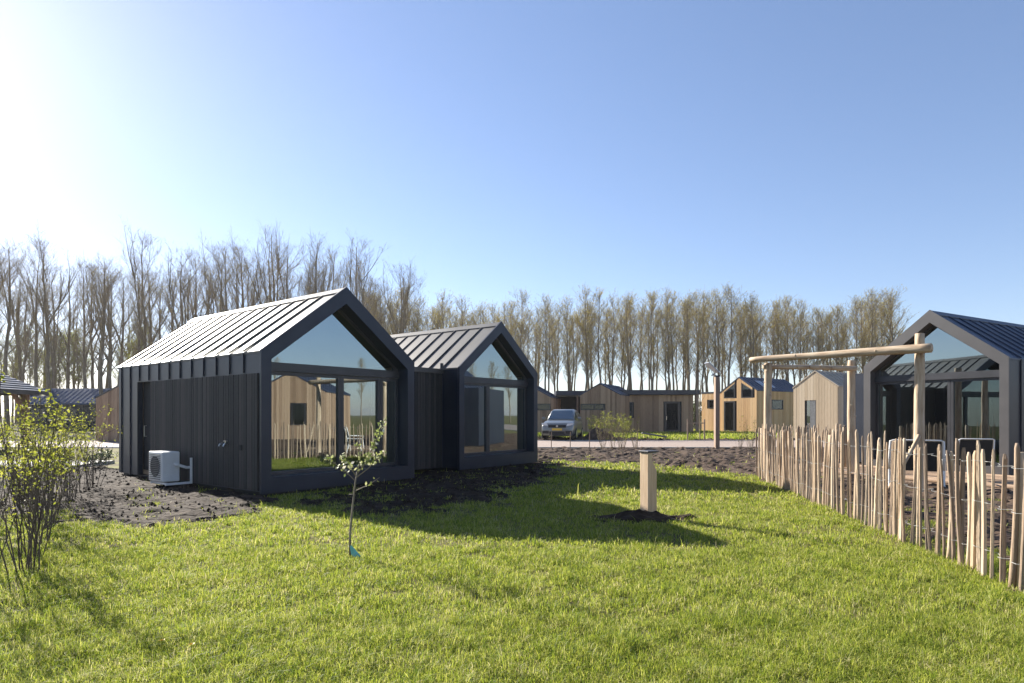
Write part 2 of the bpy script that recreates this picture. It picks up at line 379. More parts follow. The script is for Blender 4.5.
# right cabin
H2 = thing('black_cabin', 'charcoal gabled cabin behind the paling fence, a smooth sunlit-grey frame around its glass front', 'cabin', (9.66, 17.2, 0), R(-60))
M['metal_keep'] = M['metal']
M['metal'] = pbr('sunlit_frame_sheet', [(.3, (.065, .063, .066)), (.7, (.09, .087, .09))], scale=1.5, rough=.5, metal=.2, bump=.05, bscale=3)  # ends up on the frame only: dark sheet greyed to stand for grazing sun
wing(H2, 0, 0, 3.33, 8.5, 2.82, 4.10, mull=(2.02,), rec=.30, t=.17, roofm='navyroof', trz=2.52, sill=.30)  # roof is the same anthracite metal, coloured in its shaded tone
M['metal'] = M['metal_keep']
mb = MB(); mb.box(-1.6, -.03, 1.6, 5.5, .08, 2.75); mb.build('side_annex', M['metal'], H2)
for o in bpy.data.objects:
    if o.parent is H2 and o.name.startswith(('wall', 'rear_wall')): o.data.materials[0] = M['metal']

# air conditioning unit on its wall bracket
AC = thing('air_conditioner', 'white outdoor air conditioning unit bracketed low on the black cabin wall', 'air conditioner', (-4.52, 11.33, 0), A1)
mb = MB(); mb.box(-.55, -.20, 2.79, 3.43, .14, .75); bevel(mb.build('casing', M['white'], AC), .025, 3)
mb = MB()
for i in range(14): mb.box(-.568, -.552, 2.86, 3.36, .19+i*.038, .205+i*.038)
mb.build('grille', M['greyplastic'], AC)
mb = MB(); mb.tube([(-.5505, 3.11, .45), (-.562, 3.11, .45)], .21, 28); mb.build('fan', M['dark'], AC)
mb = MB()
for v in (2.62, 3.3):
    mb.box(-.56, -.036, v-.02, v+.02, .09, .134); mb.box(-.07, -.036, v-.02, v+.02, .134, .62)
mb.box(-.52, -.48, 2.64, 3.28, .095, .13)
mb.build('bracket', M['white'], AC)
mb = MB(); mb.tube([(-.3, 2.80, .5), (-.28, 2.70, .48), (-.12, 2.68, .42), (-.03, 2.69, .42)], .03, 8)
mb.build('pipe_cover', M['white'], AC)

# curtains inside the large wing
def curtain(u0, u1, v, label):
    mb = MB(); n = 60; vs = []; fs = []
    for i in range(n+1):
        u = u0+(u1-u0)*i/n; d = .045*math.sin(i*1.25)+.015*math.sin(i*.4)
        vs += [(u, v+d, .24), (u, v+d*.8, 2.3)]
        if i: fs.append((2*i-2, 2*i, 2*i+1, 2*i-1))
    mb.add(vs, fs); c = mb.build('curtain', M['curtain'], None, True); c.location = (-4.52, 11.33, 0); c.rotation_euler = (0, 0, A1)
    tag(c, label, 'curtain', 'curtains behind the cabin glass')
curtain(1.35, 1.95, .62, 'beige linen curtain bunched beside the middle post of the larger black gable')
curtain(2.95, 3.45, .62, 'narrow beige curtain at the right end of the larger black gable window')

# ------------------------------------------------------------------ far timber cabins
def gable_box(root, mat, w, L, eave, ridge, Mx, wallmat, roofmat, holes=(), holes_r=(), z0=.05):
    sl = (ridge-eave)/(w/2)
    top = lambda s: eave+sl*(w/2-abs(s-w/2))-.02
    mb = MB()
    boards(mb, 0, w, z0, top, lambda s, z, o: Mx @ Vector((s, -o, z)), w=.16, t=.03, gap=.008, holes=holes)
    fix(mb.build('wall', wallmat, root))
    mb = MB()
    boards(mb, 0, L, z0, lambda s: eave-.02, lambda s, z, o: Mx @ Vector((w+o, s, z)), w=.16, t=.03, gap=.008, holes=holes_r)
    fix(mb.build('wall', wallmat, root)); mb = MB()
    boards(mb, 0, L, z0, lambda s: eave-.02, lambda s, z, o: Mx @ Vector((-o, s, z)), w=.16, t=.03, gap=.008)
    fix(mb.build('wall', wallmat, root))
    mb = MB(); mb.prism([(0.002, z0), (.002, eave-.06), (w/2, ridge-.08), (w-.002, eave-.06), (w-.002, z0)], .002, L, mat=Mx)
    fix(mb.build('core', M['dark'], root))
    mb = MB()
    for sg in (1, -1):
        q = (lambda u: u) if sg == 1 else (lambda u: w-u)
        mb.prism([(q(-.06), eave-.04), (q(w/2), ridge), (q(w/2), ridge+.07), (q(-.06), eave+.035)], -.05, L+.05, mat=Mx)
        v = .4
        while v < L:
            p, r_ = Mx @ Vector((q(-.05), v, eave+.05)), Mx @ Vector((q(w/2-.02), v, ridge+.075)); mb.bar(p, r_, .03, .03); v += .5
    return fix(mb.build('roof', roofmat, root))

def frameM(x, y, a): return Matrix.Translation((x, y, 0)) @ Matrix.Rotation(a, 4, 'Z')

# grey-brown cabin with dark flat roof (centre)
TH = thing('timber_cabin', 'weathered timber cabin with small gable and long dark flat roof, behind the grey car', 'cabin', (4.7*1.2, 43*1.2, 0)); TH.scale = (1.2, 1.2, 1.08)
G = frameM(0, 0, R(-24))
gable_box(TH, None, 2.75, 5, 2.90, 3.72, G, M['greyboard'], M['navyroof'], holes=[(-.01, 1.7, 1.76, 2.24)])
window(TH, lambda s, z, o: G @ Vector((s, -o, z)), .02, 1.68, 1.77, 2.23, gm='glassd', mullions=(1.0,))
Fx = frameM(3.1, 1.2, 0)
mb = MB(); mb.box(.01, 4.94, .03, 2, .05, 2.95, mat=Fx); mb.build('core', M['dark'], TH)
mb = MB(); boards(mb, 0, 4.95, .05, lambda s: 2.95, lambda s, z, o: Fx @ Vector((s, .03-o, z)), w=.16, t=.03, holes=[(2.95, 4.05, .05, 2.45), (.35, .75, 1.15, 2.4)])
fix(mb.build('wall', M['greyboard'], TH)); mb = MB()
boards(mb, .03, 2, .05, lambda s: 2.95, lambda s, z, o: Fx @ Vector((4.95+o, s, z)), w=.16, t=.03)
fix(mb.build('wall', M['greyboard'], TH))
window(TH, lambda s, z, o: Fx @ Vector((s, .02-o, z)), .36, .74, 1.16, 2.39, gm='glassd')
dr = window(TH, lambda s, z, o: Fx @ Vector((s, .03-o, z)), 2.96, 4.04, .08, 2.44, fw=.14, name='door', gm='glassd')
mb = MB(); mb.bar(Fx @ Vector((3.07, -.09, 1.0)), Fx @ Vector((3.07, -.09, 1.3)), .03, .03, up=(0, 1, 0)); mb.build('handle', M['chrome'], dr)
mb = MB(); mb.box(-1.0, 5.45, -.3, 2.1, 2.98, 3.34, mat=Fx); mb.box(-4.6, -1.003, 1.2, 3.6, 2.98, 3.34, mat=Fx); mb.build('flat_roof', M['metal'], TH)
mb = MB(); mb.box(5.12, 5.3, -.2, -.02, .0, 2.98, mat=Fx); mb.build('post', M['brownpost'], TH)
mb = MB(); mb.box(-3.1, -2.98, 1.4, 1.52, 0, 2.98, mat=Fx); mb.build('post', M['brownpost'], TH)

# gabled timber cabin left of the grey car (mostly hidden by the black cabin)
TG = thing('timber_cabin', 'weathered timber gable with a dark window strip, showing beyond the black cabin corner', 'cabin', (-.6*1.2, 43.4*1.2, 0)); TG.scale = (1.2, 1.2, 1.08)
mb = MB(); mb.box(-4.5, -2.0, 3.4, 3.48, 0, 2.97, mat=Fx); mb.build('screen_wall', M['char'], TH)  # dark panel added in place of shade and hedge, closes off bright sky
G2 = frameM(0, 0, R(-12))
gable_box(TG, None, 3.3, 5, 2.75, 3.75, G2, M['greyboard'], M['navyroof'], holes=[(1.6, 3.31, 1.75, 2.25)])
window(TG, lambda s, z, o: G2 @ Vector((s, -o, z)), 1.61, 3.29, 1.76, 2.24, gm='glassd', mullions=(2.4,))

# orange larch cabin
OC = thing('timber_cabin', 'orange larch cabin with a navy seamed roof and two slanted gable windows', 'cabin', ((16.8-.574*2.83)*1.2, (43+.819*2.83)*1.2, 0)); OC.scale = (1.2, 1.2, 1.12)
G3 = frameM(0, 0, R(-55)) @ Matrix.Diagonal((2.83/2.54, .78, 1, 1))
rf = gable_box(OC, None, 2.54, 7.2, 3.15, 4.15, G3, M['orange'], M['navyroof'], holes=[(.16, .98, .1, 2.4), (.16, .98, 2.62, 4), (1.45, 2.25, 2.62, 4)], holes_r=[(2.2, 4.0, 1.75, 2.5)])
dr = window(OC, lambda s, z, o: G3 @ Vector((s, -o, z)), .17, .97, .1, 2.39, fw=.09, name='door', gm='glassd')
def tri_win(root, Mx, pts):
    mb = MB(); n = len(pts); c = (sum(p[0] for p in pts)/n, sum(p[1] for p in pts)/n)
    inn = [(c[0]+(p[0]-c[0])*.85, c[1]+(p[1]-c[1])*.85) for p in pts]
    vs = []
    for d in (-.04, .03):
        vs += [Mx @ Vector((p[0], d, p[1])) for p in pts]+[Mx @ Vector((p[0], d, p[1])) for p in inn]
    fs = []
    for i in range(n):
        j = (i+1) % n; fs += [(i, j, n+j, n+i), (2*n+i, 3*n+i, 3*n+j, 2*n+j), (n+i, n+j, 3*n+j, 3*n+i), (i, 2*n+i, 2*n+j, j)]
    mb.add(vs, fs); f = fix(mb.build('window', M['winframe'], root))
    mb = MB(); mb.add([Mx @ Vector((p[0], 0, p[1])) for p in inn], [tuple(range(n))]); mb.build('pane', M['glassd'], f)
tri_win(OC, G3, [(.17, 2.63), (.97, 2.63), (.97, 3.72), (.17, 3.08)])
tri_win(OC, G3, [(1.46, 2.63), (2.24, 2.63), (2.24, 3.18), (1.46, 3.75)])
# infill boards above the slanted windows
for (a, b, za, zb_) in ((.17, .97, 3.10, 3.74), (1.46, 2.24, 3.77, 3.2)):
    mb = MB(); s = a
    while s < b-.02:
        e = min(s+.16, b); f0 = (s-a)/(b-a); f1 = (e-a)/(b-a); z0a = za+(zb_-za)*f0; z0b = za+(zb_-za)*f1
        tp = lambda q: 3.15+(1.0/1.27)*(1.27-abs(q-1.27))-.02
        mb.add([G3 @ Vector(p) for p in ((s, -.03, z0a), (e-.008, -.03, z0b), (e-.008, -.03, tp(e)), (s, -.03, tp(s)))], [(0, 1, 2, 3)]); s = e
    mb.build('wall', M['orange'], OC)
window(OC, lambda s, z, o: G3 @ Vector((2.54+o, s, z)), 2.21, 3.99, 1.76, 2.49, gm='glassd')
mb = MB(); mb.prism([(1.9, 0), (3.4, 0), (3.4, 1), (1.9, 1)], 0, 1, axis='z', mat=Matrix.Identity(4)) if False else None
sk = MB()
for y0 in (1.6, 2.7):
    a = [Vector((2.54-.25, y0, 3.15+.25*.787+.10)), Vector((2.54-.25, y0+.8, 3.15+.25*.787+.10)), Vector((1.62, y0+.8, 3.15+.92*.787+.10)), Vector((1.62, y0, 3.15+.92*.787+.10))]
    sk.add([G3 @ p for p in a]+[G3 @ (p-Vector((0, 0, .06))) for p in a], [(0,1,2,3),(7,6,5,4),(0,4,5,1),(1,5,6,2),(2,6,7,3),(3,7,4,0)])
fix(sk.build('skylight', M['panel'], rf))
Fo = frameM(0, 0, R(-55)) @ Matrix.Translation((-1.8, .06, 0))
mb = MB(); boards(mb, 0, 1.78, .05, lambda s: 3.05, lambda s, z, o: Fo @ Vector((s, -o, z)), w=.16, t=.03, holes=[(.62, 1.25, 1.85, 2.55)])
boards(mb, 0, 3, .05, lambda s: 3.05, lambda s, z, o: Fo @ Vector((-o, s, z)), w=.16, t=.03); fix(mb.build('wall', M['orange'], OC))
mb = MB(); mb.box(.01, 1.78, .01, 3, .05, 3.0, mat=Fo); mb.build('core', M['dark'], OC)
mb = MB(); mb.box(-.06, 1.78, -.05, 3, 3.05, 3.16, mat=Fo); mb.build('flat_roof', M['metal'], OC)
window(OC, lambda s, z, o: Fo @ Vector((s, -.02-o, z)), .63, 1.24, 1.86, 2.54, gm='glassd')

# pale tan cabin
TC = thing('timber_cabin', 'small pale tan cabin with a narrow doorway, seen through the round-pole pergola', 'cabin', (18.2-.574*2.61, 35+.819*2.61, 0))
G4 = frameM(0, 0, R(-55)) @ Matrix.Diagonal((2.61/2.45, 1, 1, 1))
gable_box(TC, None, 2.45, 5, 3.1, 4.0, G4, M['tan'], M['zinc'], holes=[(.75, 1.25, .05, 2.35)])
mb = MB(); mb.box(.93, 1.24, -.01, .05, .05, 2.34, mat=G4); d_ = mb.build('door', M['greyplastic'], TC)
mb = MB(); mb.box(.76, .92, -.005, .03, .05, 2.34, mat=G4); mb.build('side_light', M['carglass'], TC)

# pavilion at far left
PV = thing('pavilion', 'open timber pavilion with a dark tiled hip roof at the left edge', 'pavilion', (-25.2, 27.5, 0), R(8))
mb = MB(); ht = 2.9
for k in range(4):
    Mk = Matrix.Rotation(k*math.pi/2, 4, 'Z')
    for r_ in range(16):
        f0, f1 = r_/16, (r_+1)/16
        h0, h1 = 2.9*(1-f0), 2.9*(1-f1); z0, z1 = 2.62+1.75*f0, 2.62+1.75*f1
        n = max(1, int(2*h0/.3))
        for c in range(n):
            a0, a1 = -1+2*c/n, -1+2*(c+1)/n
            mb.add([(a0*h0, -h0, z0+.045), (a1*h0, -h0, z0+.045), (a1*h1, -h1, z1), (a0*h1, -h1, z1), (a0*h0, -h0, z0-.01), (a1*h0, -h0, z0-.01)], [(0, 1, 2, 3), (4, 5, 1, 0)], Mk)
mb.build('roof', M['tile'], PV)
mb = MB()
for k in range(4): mb.box(-2.9, 2.9, -2.93, -2.88, 2.45, 2.65, mat=Matrix.Rotation(k*math.pi/2, 4, 'Z'))
mb.build('fascia', M['winframe'], PV)
for k in range(4):
    Mk = Matrix.Rotation(k*math.pi/2, 4, 'Z')
    mb = MB(); mb.box(2.1, 2.35, -2.35, -2.1, 0, 2.6, mat=Mk); mb.build('post', M['redwood'], PV)
    mb = MB(); mb.bar(Mk @ Vector((2.2, -2.22, 1.75)), Mk @ Vector((1.3, -2.22, 2.55)), .14, .16, up=(0, 1, 0)); mb.build('brace', M['redwood'], PV)
# long navy-roofed building
LB = thing('low_building', 'long low building with a navy seamed metal roof behind the hedge shrubs', 'building', (-47.5, 60, 0), R(-2))
mb = MB(); mb.prism([(60-60, 2.62), (2.6, 4.15), (5.2, 2.62), (5.2, 2.5), (2.6, 4.0), (0, 2.5)], 0, 16, axis='x')
for i in range(32): mb.bar((.25+i*.5, -.02, 2.65), (.25+i*.5, 2.58, 4.17), .03, .025)
fix(mb.build('roof', M['navymatte'], LB))
mb = MB(); mb.box(.2, 15.8, .3, 4.9, 0, 2.5); boards(mb, .2, 15.8, .05, lambda s: 2.5, lambda s, z, o: (s, .3-o, z), w=.2, t=.03); mb.build('wall', M['char'], LB)
for i in range(5): window(LB, lambda s, z, o: (s, .24-o, z), 1.2+i*3, 2.8+i*3, .9, 2.1, gm='glassd')
# tan building behind black cabin
TB = thing('timber_cabin', 'weathered tan timber cabin half hidden behind the left end of the black cabin', 'cabin', (-23.2, 35, 0))
G5 = frameM(0, 0, R(6))
gable_box(TB, None, 3.2, 5, 2.45, 3.35, G5, M['greyboard'], M['roofmetal'])
# cabin right of frame, mirrored in the black cabin's glass
RC = thing('timber_cabin', 'larch cabin with one dark window, out to the right beyond the fence', 'cabin', (21.5, 11.4, 0))
G6 = frameM(0, 0, R(-80))
gable_box(RC, None, 4.2, 7, 2.9, 4.0, G6, M['greyboard'], M['navyroof'], holes=[(1.2, 2.0, .9, 2.2)])
window(RC, lambda s, z, o: G6 @ Vector((s, -o, z)), 1.21, 1.99, .91, 2.19, gm='glassd')

# ------------------------------------------------------------------ cars
def loft(mb, secs):
    n = len(secs[0]); o = []
    for s in secs: o += s
    fs = [tuple(range(n-1, -1, -1)), tuple(range((len(secs)-1)*n, len(secs)*n))]
    for i in range(len(secs)-1):
        for k in range(n):
            fs.append((i*n+k, i*n+(k+1) % n, (i+1)*n+(k+1) % n, (i+1)*n+k))
    mb.add(o, fs)
def car(label, loc, rz, paint, group):
    c = thing('parked_car', label, 'car', loc, rz, group)
    mb = MB(); S = [(-2.25, .78, .42, .70), (-2.18, .86, .30, .92), (-2.0, .90, .26, 1.0), (-1.3, .93, .24, 1.08), (-.85, .94, .24, 1.13), (0, .95, .24, 1.14), (1.2, .95, .24, 1.16), (1.9, .92, .26, 1.15), (2.2, .86, .34, 1.05), (2.28, .78, .46, .85)]
    secs = []
    for (y, hw, zl, zt) in S:
        h = zt-zl
        secs.append([(-hw*.88, y, zl), (hw*.88, y, zl), (hw*.98, y, zl+.2*h), (hw, y, zl+.5*h), (hw*.97, y, zl+.8*h), (hw*.86, y, zt-.02), (hw*.55, y, zt+.01), (-hw*.55, y, zt+.01), (-hw*.86, y, zt-.02), (-hw*.97, y, zl+.8*h), (-hw, y, zl+.5*h), (-hw*.98, y, zl+.2*h)])
    loft(mb, secs); b = fix(mb.build('body', paint, c, True)); bevel(b, .02, 2)
    mb = MB(); secs = []
    for (y, hb, ht, z) in ((-.98, .78, .76, 1.15), (-.25, .86, .63, 1.66), (.3, .87, .65, 1.72), (1.2, .87, .64, 1.70), (1.75, .84, .62, 1.62), (2.12, .80, .72, 1.18)):
        secs.append([(-hb, y, 1.08), (hb, y, 1.08), (ht+.01, y, z-.06), (ht-.08, y, z), (-ht+.08, y, z), (-ht-.01, y, z-.06)])
    loft(mb, secs); fix(mb.build('cabin_shell', paint, c, True))
    mb = MB(); mb.add([(-.70, -.985, 1.175), (.70, -.985, 1.175), (.57, -.305, 1.645), (-.57, -.305, 1.645)], [(0, 1, 2, 3)]); mb.build('windscreen', M['carglass'], c)
    for sx in (-1, 1):
        mb = MB(); mb.add([(sx*.875, -.62, 1.17), (sx*.885, 1.55, 1.19), (sx*.70, 1.4, 1.56), (sx*.70, -.08, 1.58)], [(0, 1, 2, 3)]); mb.build('side_window', M['carglass'], c)
        mb = MB(); mb.prism([(sx*.50, .80), (sx*.84, .86), (sx*.86, .97), (sx*.55, .92)], -2.235, -2.10); fix(mb.build('headlight', M['lamp'], c))
        mb = MB(); mb.box(min(sx*.93, sx*1.12), max(sx*.93, sx*1.12), -.72, -.58, 1.12, 1.28); bevel(mb.build('mirror', paint, c), .03)
        mb = MB(); mb.box(min(sx*.45, sx*.80), max(sx*.45, sx*.80), -2.265, -2.2, .40, .55); mb.build('air_intake', M['dark'], c)
        for y in (-1.42, 1.38):
            mb = MB(); mb.tube([(sx*.70, y, .35), (sx*.72, y, .35), (sx*.93, y, .35), (sx*.95, y, .35)], [.32, .35, .35, .31], 24)
            wl = mb.build('wheel', M['rubber'], c, False)
            mb = MB(); mb.tube([(sx*.951, y, .35), (sx*.965, y, .35)], .21, 16); mb.build('rim', M['chrome'], wl)
    mb = MB(); mb.box(-.48, .48, -2.275, -2.2, .72, .86); mb.build('grille', M['dark'], c)
    mb = MB(); mb.box(-.42, .42, -2.285, -2.2, .34, .52); mb.build('bumper_intake', M['dark'], c)
    mb = MB(); mb.box(-.27, .27, -2.30, -2.276, .575, .685); mb.build('number_plate', M['yellow'], c)
    mb = MB(); mb.tube([(0, -2.276, .80), (0, -2.29, .80)], .06, 14); mb.build('badge', M['chrome'], c)
    return c
car('grey parked SUV with a yellow number plate, facing the lawn beside the path', (3.12, 38.25, 0), R(-13), M['carpaint'], 'parked cars').scale = (1.06, 1.06, 1.08)
car('dark blue parked car, its front just showing past the black cabin corner', (.45, 42.0, 0), R(4), M['carnavy'], 'parked cars')

# ------------------------------------------------------------------ ground, soil, paths
def inpoly(px, py, poly):
    ins = np.zeros(px.shape, bool); n = len(poly)
    for i in range(n):
        x0, y0 = poly[i]; x1, y1 = poly[(i+1) % n]
        c = ((y0 > py) != (y1 > py)) & (px < (x1-x0)*(py-y0)/((y1-y0) if y1 != y0 else 1e-9)+x0)
        ins ^= c
    return ins
def wob(x, y, s=1.0):
    return (np.sin(x*2.1*s+y*1.3*s)+np.sin(-x*1.7*s+y*3.1*s+1.3)+.7*np.sin(x*5.3*s+y*4.1*s+.4)+.5*np.sin(x*9.7*s-y*8.3*s))/3.2
SOILS = [
    [(-4.0, 11.2), (-3.95, 9.7), (-4.4, 8.5), (-5.6, 8.4), (-6.9, 9.2), (-7.6, 9.4), (-7.2, 8.0), (-5.8, 6.2), (-5.0, 5.0), (-7, 4.6), (-13, 9), (-20, 15), (-20, 18.0), (-11, 17.6), (-8.6, 15.5)],
    [(-3.7, 11.6), (-3.0, 10.3), (-2.4, 9.6), (-1.2, 9.2), (-.3, 10.6), (.1, 12.4), (.9, 14.6), (1.5, 18.0), (1.2, 21), (-1, 18), (-3, 15)],
    [(.4, 20.6), (3.9, 19.6), (4.9, 17.4), (6.0, 15.1), (9, 15.4), (30, 12), (30, 28.2), (-12, 28.2), (-12, 24), (-3, 22)],
    [(6.15, 15.0), (4.75, 5.4), (4.4, 3.6), (12, 2), (25, 6), (25, 14), (9, 15.8)],
    [(-9, 36.2), (9.5, 36.2), (9, 38.2), (6.5, 40.0), (3, 41.2), (-9, 40)],
    [(10.5, 36.2), (24, 36.2), (24, 38.4), (11, 38.0)],
]
def soilmask(x, y):
    s = np.zeros(x.shape)
    for k in range(8):
        a = k*math.pi/4; r = .28
        xx = x+r*math.cos(a)+.55*wob(x, y, 1.3); yy = y+r*math.sin(a)+.55*wob(y+3, x, 1.1)
        m = np.zeros(x.shape, bool)
        for p in SOILS: m |= inpoly(xx, yy, p)
        s += m
    return s/8

g = 3000
mb = MB(); mb.add([(-g, -60, 0), (g, -60, 0), (g, g, 0), (-g, g, 0)], [(0, 1, 2, 3)])
tag(mb.build('ground', M['ground']), kind='structure')

def soilbed(poly, res, mat, amp, name='soil_bed'):
    xs = [p[0] for p in poly]; ys = [p[1] for p in poly]
    X = np.arange(min(xs)-.6, max(xs)+.6, res); Y = np.arange(min(ys)-.6, max(ys)+.6, res)
    gx, gy = np.meshgrid(X, Y)
    m = np.zeros(gx.shape)
    for k in range(8):
        a = k*math.pi/4; r = .28
        m += inpoly(gx+r*math.cos(a)+.55*wob(gx, gy, 1.3), gy+r*math.sin(a)+.55*wob(gy+3, gx, 1.1), poly)
    m /= 8
    nx = len(X); z = np.zeros(gx.shape)
    idx = np.argwhere(m > 0)
    for (j, i) in idx:
        p = Vector((gx[j, i], gy[j, i], 0))
        z[j, i] = noise.fractal(p*1.6, .8, 2.0, 6)*amp + noise.noise(p*7)*amp*.35
    zz = np.where(m > 0, -.045+m*.085+z*m, -.05)
    keep = m > 0
    quad = keep[:-1, :-1] | keep[1:, :-1] | keep[:-1, 1:] | keep[1:, 1:]
    vs = list(zip(gx.ravel(), gy.ravel(), zz.ravel()))
    fs = [(j*nx+i, j*nx+i+1, (j+1)*nx+i+1, (j+1)*nx+i) for j, i in np.argwhere(quad)]
    used = sorted({i for f in fs for i in f}); mp = {a: k for k, a in enumerate(used)}
    mb = MB(); mb.add([vs[i] for i in used], [tuple(mp[i] for i in f) for f in fs])
    # clods
    inside = [(gx[j, i], gy[j, i], zz[j, i]) for (j, i) in np.argwhere(m >= .9)]
    for _ in range(min(2600, len(inside)//2)):
        x, y, z0 = random.choice(inside); s = random.uniform(.008, .034)*(1.6 if random.random() < .12 else 1)*(1 if res < .2 else 2)
        vs = []
        for d in ((1,0,0),(0,1,0),(-1,0,0),(0,-1,0),(0,0,1),(0,0,-1)):
            q = s*random.uniform(.6, 1.2); vs.append((x+d[0]*q+random.uniform(-s, s)*.3, y+d[1]*q, z0+d[2]*q*.7+.4*s))
        mb.add(vs, [(0,1,4),(1,2,4),(2,3,4),(3,0,4),(1,0,5),(2,1,5),(3,2,5),(0,3,5)])
    o = mb.build(name, mat); tag(o, kind='structure'); return o
soilbed(SOILS[0], .05, M['soil'], .042)
soilbed(SOILS[1], .05, M['soil'], .055)
soilbed(SOILS[2], .12, M['drysoil'], .09)
soilbed(SOILS[3], .14, M['drysoil'], .10)
soilbed(SOILS[4], .22, M['drysoil'], .16)
soilbed(SOILS[5], .22, M['drysoil'], .16)
mb = MB(); mb.box(-90, 90, 28.5, 35.9, -.1, .03); tag(bevel(mb.build('path', M['paver']), .02), kind='structure')
mb = MB(); mb.box(-90, 90, 28.38, 28.497, -.1, .05); mb.box(-90, 90, 35.903, 36.02, -.1, .05); tag(mb.build('kerb', M['concrete']), kind='structure')
mb = MB(); mb.box(-22, -10.9, 17.9, 20.2, -.1, .10, mat=Matrix.Rotation(R(4), 4, 'Z')); tag(mb.build('terrace', M['concrete']), kind='structure')
# low timber deck before the right cabin
DK = thing('timber_deck', 'low board deck in front of the charcoal cabin, behind the paling fence', 'deck', (9.66, 17.2, 0), R(-60))
mb = MB()
for i in range(22): mb.box(-1.2, 5.5, -2.75+i*.125, -2.75+i*.125+.118, .10, .128)
fix(mb.build('boards', M['greyboard'], DK))
mb = MB(); mb.box(-1.18, 5.48, -2.74, -2.70, -.02, .098); mb.box(5.44, 5.48, -2.698, -.05, -.02, .098); mb.build('edge_beam', M['brownpost'], DK)

# ------------------------------------------------------------------ lawn
def blades(name, regs):
    P = []; Hh = []; Wd = []
    for (n, d0, d1, sp, h, w) in regs:
        u = rng.random(n); d = np.sqrt(d0*d0+u*(d1*d1-d0*d0)); x = (rng.random(n)*2-1)*sp*d
        if True:
            # tufts: pull a part of the blades towards tuft centres
            nt_ = max(1, n//14); tc = rng.integers(0, n, nt_); pick = rng.random(n) < .65
            ti = rng.integers(0, nt_, n)
            cx = x[tc][ti]; cy = d[tc][ti]
            r = .045*np.abs(rng.standard_normal(n)); a = rng.random(n)*6.283
            x = np.where(pick, cx+r*np.cos(a), x); d = np.where(pick, cy+r*np.sin(a), d)
            hh = h*np.where(pick, rng.uniform(.7, 1.35, nt_)[ti], .7)
        bare = wob(x*1.9+7, d*1.9, 1.0) < -.62
        m = soilmask(x, d); dens = .5+.5*wob(x, d, .9)
        bed2 = inpoly(x, d, SOILS[1])
        keep = (rng.random(n) > m*np.where(bed2 & (wob(x, d, .8) > -.15), .45, np.where(wob(x*1.4, d*1.4, 1.6) > .38, .5, .97))) & (rng.random(n) < np.where(bare, .25, .6+.6*dens))
        lx, ly = (x+4.52), (d-11.33); uu = .62*lx+.784*ly; vv = -.784*lx+.62*ly
        keep &= ~((uu > .02) & (uu < 3.72) & (vv > .06) & (vv < 6.7)) & ~((uu > 5.86) & (uu < 9.26) & (vv > .66))& ~((uu > 3.6) & (uu < 6) & (vv > 1.2))
        keep &= d < 28.2
        keep &= (((x-1.86)/.62)**2+((d-9.02)/.30)**2 > 1+.5*wob(x*3, d*3, 2))
        x, d, hh = x[keep], d[keep], hh[keep]
        hh = hh*rng.uniform(.5, 1.25, len(x))*(.62+.9*np.clip(.5+.5*wob(x+5, d, 2.3), 0, 1)**1.5)*np.where(wob(x*1.7, d*1.7+4, 2.0) > .62, 1.5, 1)
        stalk = rng.random(len(x)) < .035; hh = np.where(stalk, hh*1.9, hh)
        P.append(np.stack([x, d], 1)); Hh.append(hh); Wd.append(np.full(len(x), w)*rng.uniform(.7, 1.3, len(x)))
    P = np.concatenate(P); Hh = np.concatenate(Hh); Wd = np.concatenate(Wd); n = len(P)
    a = rng.random(n)*6.283; fa = rng.random(n)*6.283; lean = np.abs(rng.normal(.75, .45, n))
    side = np.stack([np.cos(fa), np.sin(fa)], 1)*Wd[:, None]/2; ld = np.stack([np.cos(a), np.sin(a)], 1)
    V = np.zeros((n, 5, 3), np.float32)
    V[:, 0, :2] = P-side; V[:, 1, :2] = P+side; V[:, :2, 2] = -.005
    mid = P+ld*(Hh*lean*.3)[:, None]; V[:, 2, :2] = mid+side*.8; V[:, 3, :2] = mid-side*.8; V[:, 2:4, 2] = (Hh*.6)[:, None]
    V[:, 4, :2] = P+ld*(Hh*lean*1.0)[:, None]; V[:, 4, 2] = Hh*(1-.25*np.minimum(lean, 1.5))
    me = bpy.data.meshes.new(name)
    me.vertices.add(n*5); me.vertices.foreach_set('co', V.ravel())
    base = (np.arange(n)*5)[:, None]
    loops = (base+np.array([0, 1, 2, 3, 3, 2, 4])[None]).ravel().astype(np.int32)
    me.loops.add(len(loops)); me.loops.foreach_set('vertex_index', loops)
    me.polygons.add(n*2)
    st = (np.arange(n)*7)[:, None]+np.array([0, 4])[None]; me.polygons.foreach_set('loop_start', st.ravel().astype(np.int32))
    me.update(calc_edges=True); me.validate()
    me.materials.append(M['grass'])
    o = bpy.data.objects.new(name, me); col.objects.link(o); return o
gr = blades('lawn_grass', [(260000, 3.1, 4.6, .92, .052, .0034), (230000, 4.6, 7.0, .92, .054, .0046), (180000, 7.0, 11, .92, .056, .0068), (80000, 11, 16, .6, .062, .012), (45000, 16, 24, .5, .07, .02)])
tag(gr, 'bright green uneven spring grass of the lawn in the foreground', 'grass', kind='stuff')

